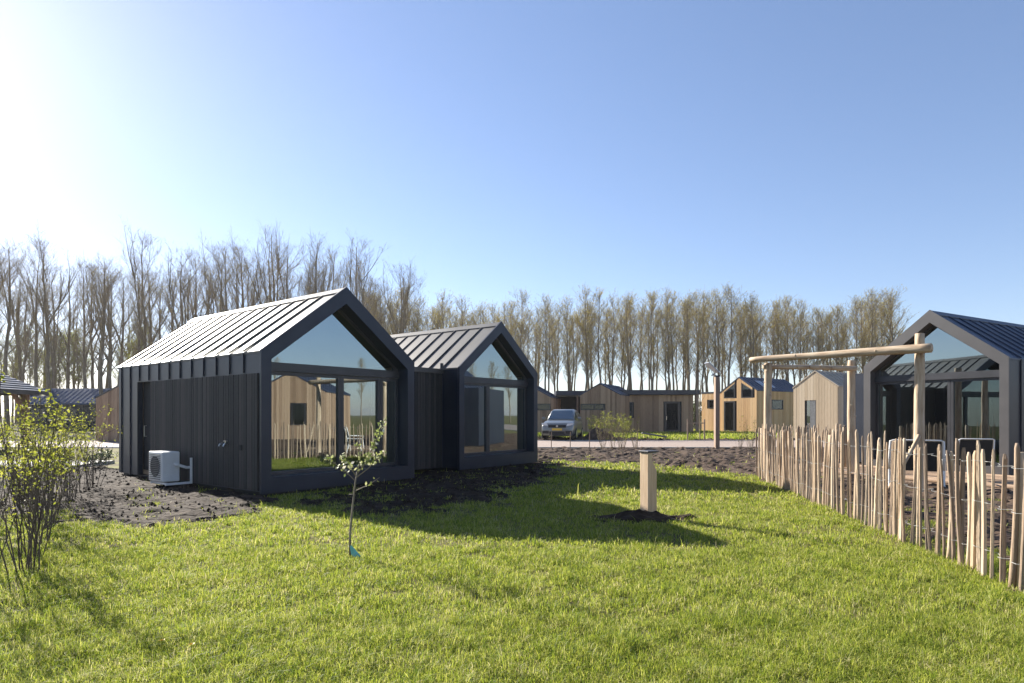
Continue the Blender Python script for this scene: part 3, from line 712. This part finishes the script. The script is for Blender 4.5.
for (x, y, l) in ((-2.20, 3.93, 'yellow dandelion head in the grass, the left one of two'), (-1.98, 3.86, 'yellow dandelion head in the grass, the right one of two')):
    dn = thing('dandelion', l, 'flower', (x, y, 0))
    mb = MB(); mb.tube([(0, 0, -.01), (.004, 0, .05), (.006, .003, .085)], .0018, 5); mb.build('stem', M['shrubleaf'], dn)
    mb = MB()
    for i in range(26):
        a = i*2.4; r = .004+.017*(i/26); mb.add([(.006+.3*r*math.cos(a-.2), .3*r*math.sin(a-.2), .085), (.006+r*math.cos(a-.2), r*math.sin(a-.2), .096-.2*r), (.006+r*math.cos(a+.2), r*math.sin(a+.2), .096-.2*r)], [(0, 1, 2)])
    mb.build('flower_head', M['yellow'], dn)
# grass verge beyond the path
def verge():
    n = 110000; x = rng.uniform(-8, 38, n); y = rng.uniform(36.5, 60, n)
    inb = ((x > 5.2) & (x < 15.2) & (y > 51.4) & (x > 5.2+(y-51.6)*.0))
    keep0 = ~inb; x, y = x[keep0], y[keep0]; n = len(x)
    keep = (rng.random(n) > soilmask(x, y)) & (rng.random(n) < .35+.45*wob(x, y, .5))
    x, y = x[keep], y[keep]; mb = MB()
    for a, b in zip(x, y):
        t = random.uniform(0, 6.28); w = .05; h = random.uniform(.08, .24)
        mb.v += [(a-w*math.cos(t), b-w*math.sin(t), 0), (a+w*math.cos(t), b+w*math.sin(t), 0), (a+random.uniform(-.05, .05), b, h)]
        k = len(mb.v); mb.f.append((k-3, k-2, k-1))
    return mb.build('verge_grass', M['grass'])
tag(verge(), 'patchy green grass around the far timber cabins beyond the path', 'grass', kind='stuff')

# ------------------------------------------------------------------ paling fences and pergola
def pale_mesh(h, r, seed):
    rd = random.Random(seed); mb = MB()
    ox = rd.uniform(-.02, .02); oy = rd.uniform(-.02, .02); lx = rd.uniform(-.035, .035); ly = rd.uniform(-.03, .03)
    pts = []; rs = []
    for i in range(6):
        f = i/5; pts.append((ox*math.sin(f*3.1)+lx*f, oy*math.sin(f*2.4)+ly*f, -.08+f*(h+.08))); rs.append(r*(1.05-.2*f)*rd.uniform(.9, 1.1))
    pts.append((pts[-1][0]+rd.uniform(-.01, .01), pts[-1][1], h+.045)); rs.append(r*.45)
    mb.tube(pts, rs, rd.choice((5, 6, 7))); return mb
def fence(label, A, B, spacing, hgt, npost, seed, group):
    rd = random.Random(seed); A = Vector(A); B = Vector(B); d = (B-A); L = d.length; d.normalize(); nrm = Vector((-d.y, d.x, 0))
    f = thing('paling_fence', label, 'fence', A, math.atan2(d.y, d.x), group)
    s = 0; k = 0
    while s < L:
        h = hgt*rd.uniform(.90, 1.05); o = pale_mesh(h, rd.uniform(.012, .028), seed*1000+k).build('pale', M['barkpale'], f, rd.random() < .3)
        o.location = (s, rd.uniform(-.012, .012), 0); o.rotation_euler = (rd.uniform(-.02, .02), rd.uniform(-.03, .03), rd.uniform(0, 6.28))
        s += spacing*rd.choice((.62, .8, .9, 1, 1.1, 1.3, 1.5)); k += 1
    mb = MB()
    for z in (.25, .68, 1.06):
        for off in (-.034, .034):
            pts = []; q = 0
            while q <= L: pts.append((q, off*math.cos(q*32+(0 if off > 0 else 3.1)), z+.012*math.sin(q*7)+.008*math.sin(q*23))); q += .05
            mb.tube(pts, .0022, 4)
    mb.build('wire', M['wire'], f)
    for i in range(npost):
        q = .18+(L-.36)*i/max(1, npost-1); mb = MB(); mb.tube([(q, .075, -.1), (q+.01, .08, .6), (q, .075, hgt-.02)], [.055, .05, .048], 9); mb.build('post', M['pole'], f, True)
    return f
fence('long paling fence of split chestnut stakes running along the right side of the lawn', (5.84, 14.95, 0), (4.285, 5.22, 0), .099, 1.2, 5, 3, None)
fence('short return of paling fence turning away at the far corner beside the tan cabin', (5.98, 15.15, 0), (9.0, 16.6, 0), .10, 1.2, 2, 4, None)

PG = thing('pergola', 'rustic pergola of peeled round poles standing inside the paling fence', 'pergola', (0, 0, 0))
def pole(pts, rs, name, sides=14):
    a, b = Vector(pts[0]), Vector(pts[1]); d = b-a; L = d.length; P = []; Rr = []; n = 22
    for i in range(n+1):
        f = i/n; q = a.lerp(b, f); k = (1 if 0 < i < n else .3)
        P.append((noise.noise(q*.9)*.022*k, noise.noise(q*.9+Vector((9, 0, 0)))*.022*k, f*L)); Rr.append((rs[0]+(rs[1]-rs[0])*f)*(1+.035*noise.noise(q*1.7)))
    P.insert(0, (P[0][0], P[0][1], -.006)); Rr.insert(0, Rr[0]*.9); P.append((P[-1][0], P[-1][1], L+.008)); Rr.append(Rr[-1]*.88)
    mb = MB(); mb.tube(P, Rr, sides)
    for _ in range(9):     # knots
        f = random.uniform(.05, .95); t = random.uniform(0, 6.28); r_ = rs[0]+(rs[1]-rs[0])*f
        z = f*L; c = Vector((math.cos(t), math.sin(t), 0))
        mb.tube([c*(r_*.7)+Vector((0, 0, z)), c*(r_*1.0)+Vector((0, 0, z+.01)), c*(r_*1.04)+Vector((0, 0, z+.012))], [.034, .026, .012], 7)
    o = mb.build(name, M['pole'], PG, True); o.location = a; o.rotation_euler = d.to_track_quat('Z', 'Y').to_euler(); return o
p1 = (5.84, 14.3); p2 = (8.24, 15.2); p3 = (7.74, 11.9)
pole([(*p1, -.1), (*p1, 2.68)], (.095, .08), 'upright'); pole([(*p2, -.1), (*p2, 2.82)], (.098, .085), 'upright'); pole([(*p3, -.1), (*p3, 3.04)], (.10, .08), 'upright')
dv = (Vector((p3[0], p3[1], 2.74))-Vector((p1[0], p1[1], 2.76)))
n_ = Vector((-dv.y, dv.x, 0)).normalized()*.0
a_ = Vector((p1[0], p1[1], 2.76))-dv*.115; b_ = Vector((p3[0], p3[1], 2.74))+dv*.075
a_ += Vector((-.12, -.12, 0)); b_ += Vector((-.14, -.14, 0))
pole([a_, b_], (.062, .088), 'beam')
pole([(p1[0]-.1, p1[1]+.02, 2.60), (p2[0], p2[1]-.16, 2.62)], (.05, .062), 'beam')
pole([(7.62, 11.75, 1.12), (6.95, 11.55, .15)], (.035, .03), 'brace', 8)

# garden chairs behind the fence
def chair(loc, rz, label):
    c = thing('garden_chair', label, 'chair', loc, rz, 'white garden chairs')
    t_ = .016
    mb = MB(); mb.tube([(-.29, .26, .40), (-.29, .34, .75), (-.28, .40, 1.08), (-.25, .41, 1.10), (.25, .41, 1.10), (.28, .40, 1.08), (.29, .34, .75), (.29, .26, .40)], t_, 8); mb.build('back_frame', M['white'], c, True)
    mb = MB(); mb.add([(-.27, .27, .43), (.27, .27, .43), (.26, .395, 1.07), (-.26, .395, 1.07), (-.27, .275, .43), (.27, .275, .43), (.26, .40, 1.07), (-.26, .40, 1.07)], [(0, 1, 2, 3), (7, 6, 5, 4), (0, 4, 5, 1), (1, 5, 6, 2), (2, 6, 7, 3), (3, 7, 4, 0)]); mb.build('back_panel', M['dark'], c)
    mb = MB(); mb.box(-.28, .28, -.27, .26, .405, .43); mb.build('seat', M['dark'], c)
    for sx in (-1, 1):
        for (y, yy) in ((-.27, -.3), (.27, .34)):
            mb = MB(); mb.tube([(sx*.29, y, .42), (sx*.29, yy, .0)], t_, 8); mb.build('leg', M['white'], c)
        mb = MB(); mb.tube([(sx*.29, -.27, .42), (sx*.30, -.29, .64), (sx*.30, .32, .66)], t_, 8); mb.build('armrest', M['white'], c, True)
    return c
c1 = chair((8.35, 13.0, 0), R(152), 'wide white framed garden seat behind the fence, next to the front pergola pole'); c1.scale = (1.6, 1, .9)
c2 = chair((9.6, 13.2, .13), R(165), 'narrow white framed garden chair before the dark glass door of the right cabin'); c2.scale = (1.1, 1, .80)

# ------------------------------------------------------------------ bollard, sapling and small things
BL = thing('bollard_lamp', 'square larch bollard with a notched back and dark cap standing on the lawn', 'bollard', (1.98, 9.1, 0), R(32))
mb = MB(); mb.prism([(-.085, -.1), (.085, -.1), (.085, .70), (.0, .84), (-.0, .955), (-.085, .955)], -.085, .085)
bevel(fix(mb.build('post', M['larch'], BL)), .008, 2)
mb = MB(); mb.box(-.10, .115, -.10, .10, .958, .985); bevel(mb.build('cap', M['winframe'], BL), .006)
mb = MB(); mb.box(.01, .10, -.06, .06, .94, .956); mb.build('lens', M['panel'], BL)
# mound of soil by the car
def mound(loc, rx, ry, h, label, mat=None, nz=.10):
    mb = MB(); n = 40; vs = []; fs = []
    for j in range(13):
        for i in range(n):
            f = j/12; a = 2*math.pi*i/n; r = f*(1+.18*noise.noise(Vector((math.cos(a)*1.5, math.sin(a)*1.5, loc[0]))))
            z = h*math.exp(-(f*1.7)**2)-h*.06+nz*noise.noise(Vector((r*math.cos(a)*3, r*math.sin(a)*3, 4+loc[0])))+nz*.7*noise.noise(Vector((r*math.cos(a)*9, r*math.sin(a)*9, 4+loc[0])))
            vs.append((rx*r*math.cos(a), ry*r*math.sin(a), z if j < 12 else -.06))
    for j in range(12):
        for i in range(n): fs.append((j*n+i, j*n+(i+1) % n, (j+1)*n+(i+1) % n, (j+1)*n+i))
    mb.add(vs, fs); o = mb.build('soil_heap', mat or M['drysoil'], None, nz > .06); o.location = loc; tag(o, label, 'soil heap')
mound((5.15, 37.4, 0), 1.5, .9, .75, 'rounded heap of brown soil between the grey car and the path shrubs')

mound((1.86, 9.02, 0), .85, .42, .13, 'small heap of dark dug soil around the foot of the larch bollard', M['soil'], .05)
# long slab lying beyond the path
mb = MB(); mb.box(-.72, .72, -.22, .22, 0, .07); o = bevel(mb.build('paving_slab', M['greyplastic']), .01); o.location = (8.3, 36.6, .30); o.rotation_euler = (R(-4), R(9), R(-4)); tag(o, 'long grey slab lying tilted on the soil beyond the path', 'slab')

# lamp post with panel
LP = thing('solar_lamp', 'square brown timber lamp post with a tilted solar panel beyond the soil bed', 'lamp post', (8.85, 27.1, 0), R(8))
mb = MB(); mb.box(-.095, .095, -.095, .095, -.1, 3.15); bevel(mb.build('post', M['brownpost'], LP), .015)
mb = MB(); mb.box(-.11, .11, -.11, .11, 3.153, 3.21); mb.build('cap', M['winframe'], LP)
mb = MB(); mb.box(-.45, .20, -.22, .22, -.02, .02, mat=Matrix.Translation((-.12, 0, 3.46)) @ Matrix.Rotation(R(40), 4, 'Y')); mb.build('panel', M['panel'], LP)
mb = MB(); mb.tube([(-.06, 0, 3.20), (-.12, 0, 3.44)], .025, 8); mb.tube([(-.09, 0, 3.3), (-.24, 0, 3.2)], .03, 8); mb.build('bracket', M['chrome'], LP)

# ---- leaf / plant helpers
def leaf(mb, p, s, rd):
    a = Vector((rd.gauss(0, 1), rd.gauss(0, 1), rd.gauss(0, 1))).normalized(); b = a.orthogonal().normalized(); b = (Matrix.Rotation(rd.uniform(0, 6.28), 3, a) @ b)
    p = Vector(p); c = a.cross(b)
    mb.add([p, p+b*s*.5+c*s*.28, p+b*s, p+b*s*.5-c*s*.28], [(0, 1, 2, 3)])

AT = thing('apple_sapling', 'young blossoming apple sapling with a bent bare stem on the lawn', 'sapling', (-1.71, 6.62, 0))
rd = random.Random(5)
mb = MB(); lf = MB()
mb.tube([(0, 0, -.03), (.0, 0, .25), (.03, 0, .55), (.055, 0, .78), (.075, 0, .9)], [.013, .012, .0105, .009, .007], 7)
brs = [([(.06, 0, .80), (-.05, .02, .90), (-.19, .04, 1.0), (-.26, .05, 1.04)], 26, .3), ([(.075, 0, .9), (.10, .02, 1.0), (.09, .03, 1.15), (.06, .04, 1.20)], 20, .2),
       ([(.075, 0, .88), (.17, -.02, 1.0), (.24, -.03, 1.15), (.31, -.02, 1.30), (.37, 0, 1.46)], 75, .12), ([(.065, 0, .84), (.18, .03, .93), (.28, .04, 1.03), (.34, .05, 1.10)], 24, .45), ([(.06, 0, .70), (.19, 0, .76), (.31, .02, .84)], 5, .2), ([(.06, 0, .86), (.0, -.06, .98), (-.08, -.10, 1.07)], 26, .3), ([(.05, 0, .66), (-.02, .03, .66)], 0, 0)]
for pts, nl, f0 in brs:
    mb.tube(pts, [.0065-.0045*i/(len(pts)-1) for i in range(len(pts))], 5)
    for _ in range(int(nl*1.5)):
        f = f0+(1-f0)*rd.random(); k = min(int(f*(len(pts)-1)), len(pts)-2); q = Vector(pts[k]).lerp(Vector(pts[k+1]), f*(len(pts)-1)-k)
        leaf(lf, q+Vector((rd.gauss(0, .017), rd.gauss(0, .017), rd.gauss(0, .017))), rd.uniform(.03, .055), rd)
mb.build('trunk', M['applebark'], AT, True); lf.build('blossom', M['blossom'], AT)
mb = MB(); mb.add([(0, -.015, .12), (.02, -.02, .13), (.13, -.05, .02), (.09, -.07, 0), (.02, -.03, .03)], [(0, 1, 2, 3, 4)]); mb.build('tag', M['teal'], AT)

# hedge shrubs along the left
def shrub(seed, h, spread, nst, nleaf, leafmat, stemmat, ls, low=.5):
    rd = random.Random(seed); st = MB(); lf = MB(); tips = []
    for i in range(nst):
        a = rd.uniform(0, 6.28); r0 = rd.uniform(0, .12); r1 = r0+spread*rd.uniform(.2, 1); H = h*rd.uniform(.65, 1.08)
        p0 = Vector((r0*math.cos(a), r0*math.sin(a), -.03)); p3 = Vector((r1*math.cos(a), r1*math.sin(a), H))
        pts = [p0.lerp(p3, f)+Vector((rd.gauss(0, .02), rd.gauss(0, .02), 0))*(f > 0) for f in (0, .25, .5, .75, 1)]
        st.tube(pts, [.0055, .005, .004, .003, .0018], 4, cap=False)
        for _ in range(5):
            f = rd.uniform(.3, .95); k = min(int(f*4), 3); q = pts[k].lerp(pts[k+1], f*4-k); e = q+Vector((rd.gauss(0, .10), rd.gauss(0, .10), rd.uniform(.05, .25)))
            st.tube([q, e], [.004, .0015], 3, cap=False); tips.append((q, e, f))
        tips.append((pts[3], pts[4], 1))
    w = [max(.02, (f-low))**.8 for _, _, f in tips]
    for _ in range(nleaf):
        q, e, f = rd.choices(tips, w)[0]; p = q.lerp(e, rd.random())+Vector((rd.gauss(0, .025), rd.gauss(0, .025), rd.gauss(0, .02)))
        leaf(lf, p, ls*rd.uniform(.6, 1.3), rd)
    return st, lf
def put_shrubs(name, label, cat, group, variants, spots, sc=(.85, 1.15), part='foliage'):
    protos = []
    for (st, lf, sm, lm) in variants:
        r = thing(name, label, cat, (0, 0, 0), 0, group); st.build('stems', sm, r)
        if lf.v: lf.build(part, lm, r)
        protos.append(r)
    index_kids()
    used = set()
    for i, (x, y) in enumerate(spots):
        k = i % len(protos)
        o = protos[k] if k not in used else copy_tree(protos[k]); used.add(k)
        o.location = (x, y, 0); o.rotation_euler = (0, 0, random.uniform(0, 6.28)); s = random.uniform(*sc); o.scale = (s, s, s*random.uniform(.93, 1.05))
vars_ = []
for s in range(5):
    st, lf = shrub(40+s, 1.5, .42, 11, 300, None, None, .036, low=.45); vars_.append((st, lf, M['stem'], M['shrubleaf']))
spots = []
for i in range(12):
    f = i/11; x = -4.35-f*4.2; y = 5.3+f*7.4
    spots.append((x+random.uniform(-.2, .1), y+random.uniform(-.2, .2)))
    spots.append((x-.9+random.uniform(-.3, .3), y-.1+random.uniform(-.3, .3)))
put_shrubs('hedge_shrub', 'leafy spring hedge shrub with thin bare stems at the left edge of the lawn', 'shrub', 'hedge shrubs along the left edge', vars_, spots)
# low evergreen by the cabin's far left corner
vars_ = []
for s in range(2):
    st, lf = shrub(70+s, .5, .45, 16, 500, None, None, .06, low=0); vars_.append((st, lf, M['stem'], M['darkleaf']))
put_shrubs('low_bush', 'low dark green bush on the soil near the far left corner of the black cabin', 'bush', 'low bushes on the soil', vars_, [(-11.4, 17.2), (-11.9, 16.6), (-12.6, 17.3)])
# reedy saplings near the path
vars_ = []
for s in range(3):
    st, lf = shrub(80+s, 1.9, .55, 18, 60, None, None, .07, low=.2); vars_.append((st, lf, M['reed'], M['shrubleaf']))
put_shrubs('dry_shrub', 'pale dry many-stemmed shrub beside the path in front of the far timber cabin', 'shrub', 'dry shrubs along the path', vars_, [(4.35, 27.2), (4.9, 27.6), (5.3, 26.9), (4.6, 26.6), (4.0, 27.7), (9.6, 26.5), (9.9, 26.0)], sc=(.6, 1.1))
vars_ = []
for s in range(2):
    st, lf = shrub(90+s, 2.0, .6, 16, 420, None, None, .10, low=.2); vars_.append((st, lf, M['stem'], M['shrubleaf']))
put_shrubs('young_bush', 'yellow-green young bush beyond the path before the far timber cabin wall', 'bush', 'young bushes by the far timber cabin', vars_, [(5.9, 39.5), (6.4, 40.1), (7.3, 41.0), (8.0, 43.5), (5.2, 41.0)], sc=(.6, 1.1))
# dark shrubs in the gap between the timber cabins
vars_ = []
for s in range(2):
    st, lf = shrub(95+s, 2.2, .9, 20, 900, None, None, .13, low=0); vars_.append((st, lf, M['stem'], M['darkleaf']))
put_shrubs('dark_bush', 'dark green bush in the gap between the weathered and the orange cabins', 'bush', 'dark bushes between the cabins', vars_, [(16.6, 60), (17.9, 61), (15.6, 62), (18.8, 63), (3.4, 59), (4.6, 60)], sc=(.9, 1.4))

# staked sapling by the orange cabin
SS = thing('staked_sapling', 'thin bare sapling tied to two short stakes before the orange cabin', 'sapling', (10.9, 37.3, 0))
for x in (-.45, .55):
    mb = MB(); mb.tube([(x, 0, -.1), (x, 0, 1.25)], .045, 8); mb.build('stake', M['brownpost'], SS)
mb = MB(); mb.bar((-.45, -.06, 1.02), (.55, -.06, 1.02), .03, .06); mb.build('tie_rail', M['brownpost'], SS)
mb = MB(); mb.tube([(.3, .05, 0), (.28, .05, 1.5), (.33, .05, 3.0), (.30, .05, 4.2)], [.035, .03, .02, .008], 6)
rd = random.Random(3)
for i in range(16):
    z = rd.uniform(1.6, 3.8); a = rd.uniform(0, 6.28); mb.tube([(.3, .05, z), (.3+.25*math.cos(a), .05+.25*math.sin(a), z+.25), (.3+.4*math.cos(a), .05+.4*math.sin(a), z+.6)], [.012, .008, .004], 4)
mb.build('trunk', M['bark'], SS)

# low marker stakes along the path
proto = None
for i, (x, y) in enumerate([(1.75, 27.9), (2.6, 28.0), (3.45, 27.9), (5.55, 27.8)]):
    if proto is None:
        mb = MB(); mb.tube([(0, 0, -.05), (0, 0, .4), (.01, 0, .75)], [.02, .018, .015], 7); proto = mb.build('marker_stake', M['brownpost'])
        tag(proto, 'thin short stake at the near edge of the pale path', 'stake', 'marker stakes along the path'); o = proto
    else: o = proto.copy(); col.objects.link(o)
    o.location = (x, y, 0)

# ------------------------------------------------------------------ poplars
def poplar(seed, H, style):
    rd = random.Random(seed); tr = MB(); tw = MB(); lf = MB()
    def strip(a, b, w):
        a = Vector(a); b = Vector(b); d = (b-a); o = d.orthogonal().normalized(); o = Matrix.Rotation(rd.uniform(0, 6.28), 3, d.normalized()) @ o
        tw.add([a-o*w, a+o*w, b], [(0, 1, 2)])
        q = d.normalized().cross(o)
        tw.add([a-q*w, a+q*w, b], [(0, 1, 2)])
    pts = []; rs = []; n = 12; px = py = 0
    r0 = H*.0095 if style == 'far' else H*.0125
    for i in range(n+1):
        f = i/n; pts.append(Vector((px, py, f*H))); rs.append(max(.02, r0*(1-f)**.85+.015)); px += rd.gauss(0, .0045*H); py += rd.gauss(0, .0045*H)
    tr.tube(pts, rs, 7, cap=False)
    def at(f): k = min(int(f*n), n-1); return pts[k].lerp(pts[k+1], f*n-k)
    nb = 36 if style == 'far' else 22
    forks = 0 if style == 'far' else rd.choice((1, 2, 2, 3))
    ends = []
    def branch(p, f, L, el, az, r, depth):
        d = Vector((math.cos(az)*math.cos(el), math.sin(az)*math.cos(el), math.sin(el)))
        q = [p]; cur = p; m = 5
        for i in range(m):
            d = (d+Vector((rd.gauss(0, .10), rd.gauss(0, .10), .11+rd.gauss(0, .05)))).normalized(); cur = cur+d*L/m; q.append(cur)
        rr = [r*(1-.85*i/m) for i in range(m+1)]
        (tr if r > .05 else tw).tube(q, rr, 5 if r > .05 else 3, cap=False)
        ns = int(4+L*(2.8 if style == 'far' else 2.6))
        for _ in range(ns):
            t = rd.uniform(.15, 1); k = min(int(t*m), m-1); b = q[k].lerp(q[k+1], t*m-k)
            l2 = rd.uniform(.5, 1.4)*(1.1 if style == 'far' else 1.3); dd = (d*.6+Vector((rd.gauss(0, .55), rd.gauss(0, .55), rd.uniform(.2, .8)))).normalized()
            e = b+dd*l2; strip(b, e, .013 if style == 'far' else .008); ends.append((b, e))
            for _ in range(3):
                b2 = b.lerp(e, rd.uniform(.3, .95)); d3 = (dd+Vector((rd.gauss(0, .6), rd.gauss(0, .6), rd.uniform(0, .6)))).normalized(); e2 = b2+d3*rd.uniform(.3, .8)
                strip(b2, e2, .008); ends.append((b2, e2))
        if depth:
            for _ in range(3):
                t = rd.uniform(.35, .85); k = min(int(t*m), m-1); branch(q[k].lerp(q[k+1], t*m-k), f, L*.55, min(1.4, el+rd.uniform(-.2, .3)), az+rd.uniform(-1.2, 1.2), r*.5, depth-1)
    lo = .36 if style == 'far' else .30
    for i in range(nb):
        f = lo+(.98-lo)*((i+rd.random())/nb)**.9
        if style == 'far':
            env = math.sin(min(1, (f-lo)/(1-lo)*.95+.12)*math.pi)**.6
            L = H*.175*env*rd.uniform(.45, 1.25)+.6; el = R(rd.uniform(40, 66))
        else:
            env = math.sin(min(1, (f-lo)/(1-lo)*.85+.18)*math.pi)**.7
            L = H*.20*env*rd.uniform(.4, 1.25)+.5; el = R(rd.uniform(38, 66))
        branch(at(f), f, L, el, rd.uniform(0, 6.28), max(.018, r0*.34*(1-f)+.018), 0 if style == 'far' else (1 if rd.random() < .3 else 0))
    for k in range(forks):
        f = rd.uniform(.3, .6); branch(at(f), f, H*(1-f)*.82, R(rd.uniform(62, 76)), rd.uniform(0, 6.28), r0*.55*(1-f*.5), 1)
    for _ in range(2500 if style == 'far' else 650):
        b, e = rd.choice(ends); p = b.lerp(e, rd.uniform(.3, 1.05)); leaf(lf, p, rd.uniform(.07, .15) if style == 'far' else rd.uniform(.06, .11), rd)
    return tr, tw, lf
def plant_trees(protos, spots):
    index_kids(); used = set()
    for i, (x, y, s, k) in enumerate(spots):
        o = protos[k] if k not in used else copy_tree(protos[k]); used.add(k)
        o.location = (x, y, 0); o.rotation_euler = (0, 0, random.uniform(0, 6.28)); o.scale = (s*random.uniform(.9, 1.1), s*random.uniform(.9, 1.1), s)
def proto_tree(seed, H, style, label, group):
    r = thing('poplar_tree', label, 'tree', (0, 0, 0), 0, group); tr, tw, lf = poplar(seed, H, style)
    tr.build('trunk', M['bark'], r, True); c = tw.build('crown', M['twig'], r); lf.build('leaves', M['budleaf'], c)
    return r
farp = [proto_tree(100+i, 19.0, 'far', 'slim poplar in early leaf, one of the dense rows behind the far timber cabins', 'poplars behind the far timber cabins') for i in range(8)]
sp = []
for row, d in enumerate((94, 99, 104, 110, 117)):
    x = d*(-(150+row*8)/627); xe = d*((905-row*6)-512)/627
    while x < xe:
        px = 512+627*x/d
        hs = 1.0+.05*math.sin(px*.021)+random.uniform(-.09, .07)
        if px > 840: hs *= 1.0+.03*math.sin((px-840)*.05)
        if px < 500: hs *= .97
        sp.append((x, d+random.uniform(-.8, .8), hs*(1 if row < 3 else 1.04), random.randrange(8))); x += random.uniform(2.3, 3.9)
for i in range(26): sp.append((86+random.uniform(-3, 3), -22+i*3.2, random.uniform(.40, .55), random.randrange(8)))
plant_trees(farp, sp)
nearp = [proto_tree(200+i, 20.5, 'near', 'tall bare forked poplar in the rows behind the black cabin', 'bare poplars behind the black cabin') for i in range(7)]
sp = []
for row, d in enumerate((61, 67, 75, 86, 97)):
    x = d*(-560/627); xe = d*(-(108+row*4)/627)
    while x < xe:
        px = 512+627*x/d
        hs = (.84 if px < 190 else (.91 if px < 330 else .91-.0024*(px-330)))+random.uniform(-.10, .06)
        if row: hs *= 1+.06*row
        sp.append((x, d+random.uniform(-1, 1), hs, random.randrange(7))); x += random.uniform(3.2, 5.4)
plant_trees(nearp, sp)
# leafing young trees under the bare poplars
vars_ = []
def under(seed):
    rd = random.Random(seed); tr, tw, lf = poplar(seed, 9, 'far'); return tr, tw, lf
unp = []
for i in range(3):
    r = thing('young_tree', 'slender young tree in pale yellow-green leaf beneath the bare poplars', 'tree', (0, 0, 0), 0, 'young trees under the bare poplars'); tr, tw, lf = poplar(300+i, 9.5, 'far')
    tr.build('trunk', M['bark'], r, True); c = tw.build('crown', M['twig'], r); lf.build('leaves', M['shrubleaf'], c); unp.append(r)
sp = [(random.uniform(-85, -18), random.uniform(86, 98), random.uniform(.8, 1.5), random.randrange(3)) for _ in range(48)]
plant_trees(unp, sp)

# ------------------------------------------------------------------ thin spring haze
m, nt, out = newmat('haze_air'); v = N(nt, 'ShaderNodeVolumePrincipled'); v.inputs['Density'].default_value = HAZE; v.inputs['Color'].default_value = (.93, .95, 1, 1); v.inputs['Anisotropy'].default_value = .35
nt.links.new(v.outputs[0], out.inputs['Volume'])
mb = MB(); mb.box(-g-5, g+5, -65, g+5, -1.2, 27); tag(mb.build('haze', m), kind='stuff')
# ------------------------------------------------------------------ light, sky, camera
sd = Vector((-.72, .69, 0)).normalized(); el = R(26.4)
sun_dir = Vector((sd.x*math.cos(el), sd.y*math.cos(el), math.sin(el)))
ld = bpy.data.lights.new('sun', 'SUN'); ld.energy = 5.0; ld.angle = R(.53); ld.color = (1, .93, .82)
lo = bpy.data.objects.new('sun', ld); col.objects.link(lo); lo.rotation_euler = (-sun_dir).to_track_quat('-Z', 'Y').to_euler(); lo.location = (-40, 40, 40)
w = bpy.data.worlds.new('World'); scene.world = w; w.use_nodes = True
nt = w.node_tree; nt.nodes.clear()
wo = nt.nodes.new('ShaderNodeOutputWorld'); bg = nt.nodes.new('ShaderNodeBackground'); sky = nt.nodes.new('ShaderNodeTexSky')
sky.sky_type = 'NISHITA'; sky.sun_disc = False; sky.sun_elevation = el; sky.sun_rotation = math.atan2(sun_dir.x, sun_dir.y)
sky.air_density = 1.0; sky.dust_density = .24; sky.ozone_density = 3.0
bg.inputs[1].default_value = .076
gm_ = nt.nodes.new('ShaderNodeGamma'); gm_.inputs[1].default_value = .84
tn = nt.nodes.new('ShaderNodeMix'); tn.data_type = 'RGBA'; tn.blend_type = 'MULTIPLY'; tn.inputs[0].default_value = 1; tn.inputs[7].default_value = (.985, .965, 1.06, 1)
nt.links.new(sky.outputs[0], gm_.inputs[0]); nt.links.new(gm_.outputs[0], tn.inputs[6]); nt.links.new(tn.outputs[2], bg.inputs[0]); nt.links.new(bg.outputs[0], wo.inputs[0])

cam = bpy.data.cameras.new('camera'); co = bpy.data.objects.new('camera', cam); col.objects.link(co)
cam.sensor_width = 36; cam.lens = 627/1024*36; cam.shift_y = 73.5/1024; cam.clip_end = 6000; cam.clip_start = .05
co.location = (0, 0, 1.5); co.rotation_euler = (R(90), 0, 0)
scene.camera = co
scene.view_settings.view_transform = 'Standard'; scene.view_settings.look = 'None'; scene.view_settings.exposure = 1.6; scene.view_settings.gamma = 1
scene.view_settings.use_curve_mapping = False
scene.cycles.use_denoising = True
scene.cycles.max_bounces = 8; scene.cycles.transparent_max_bounces = 12
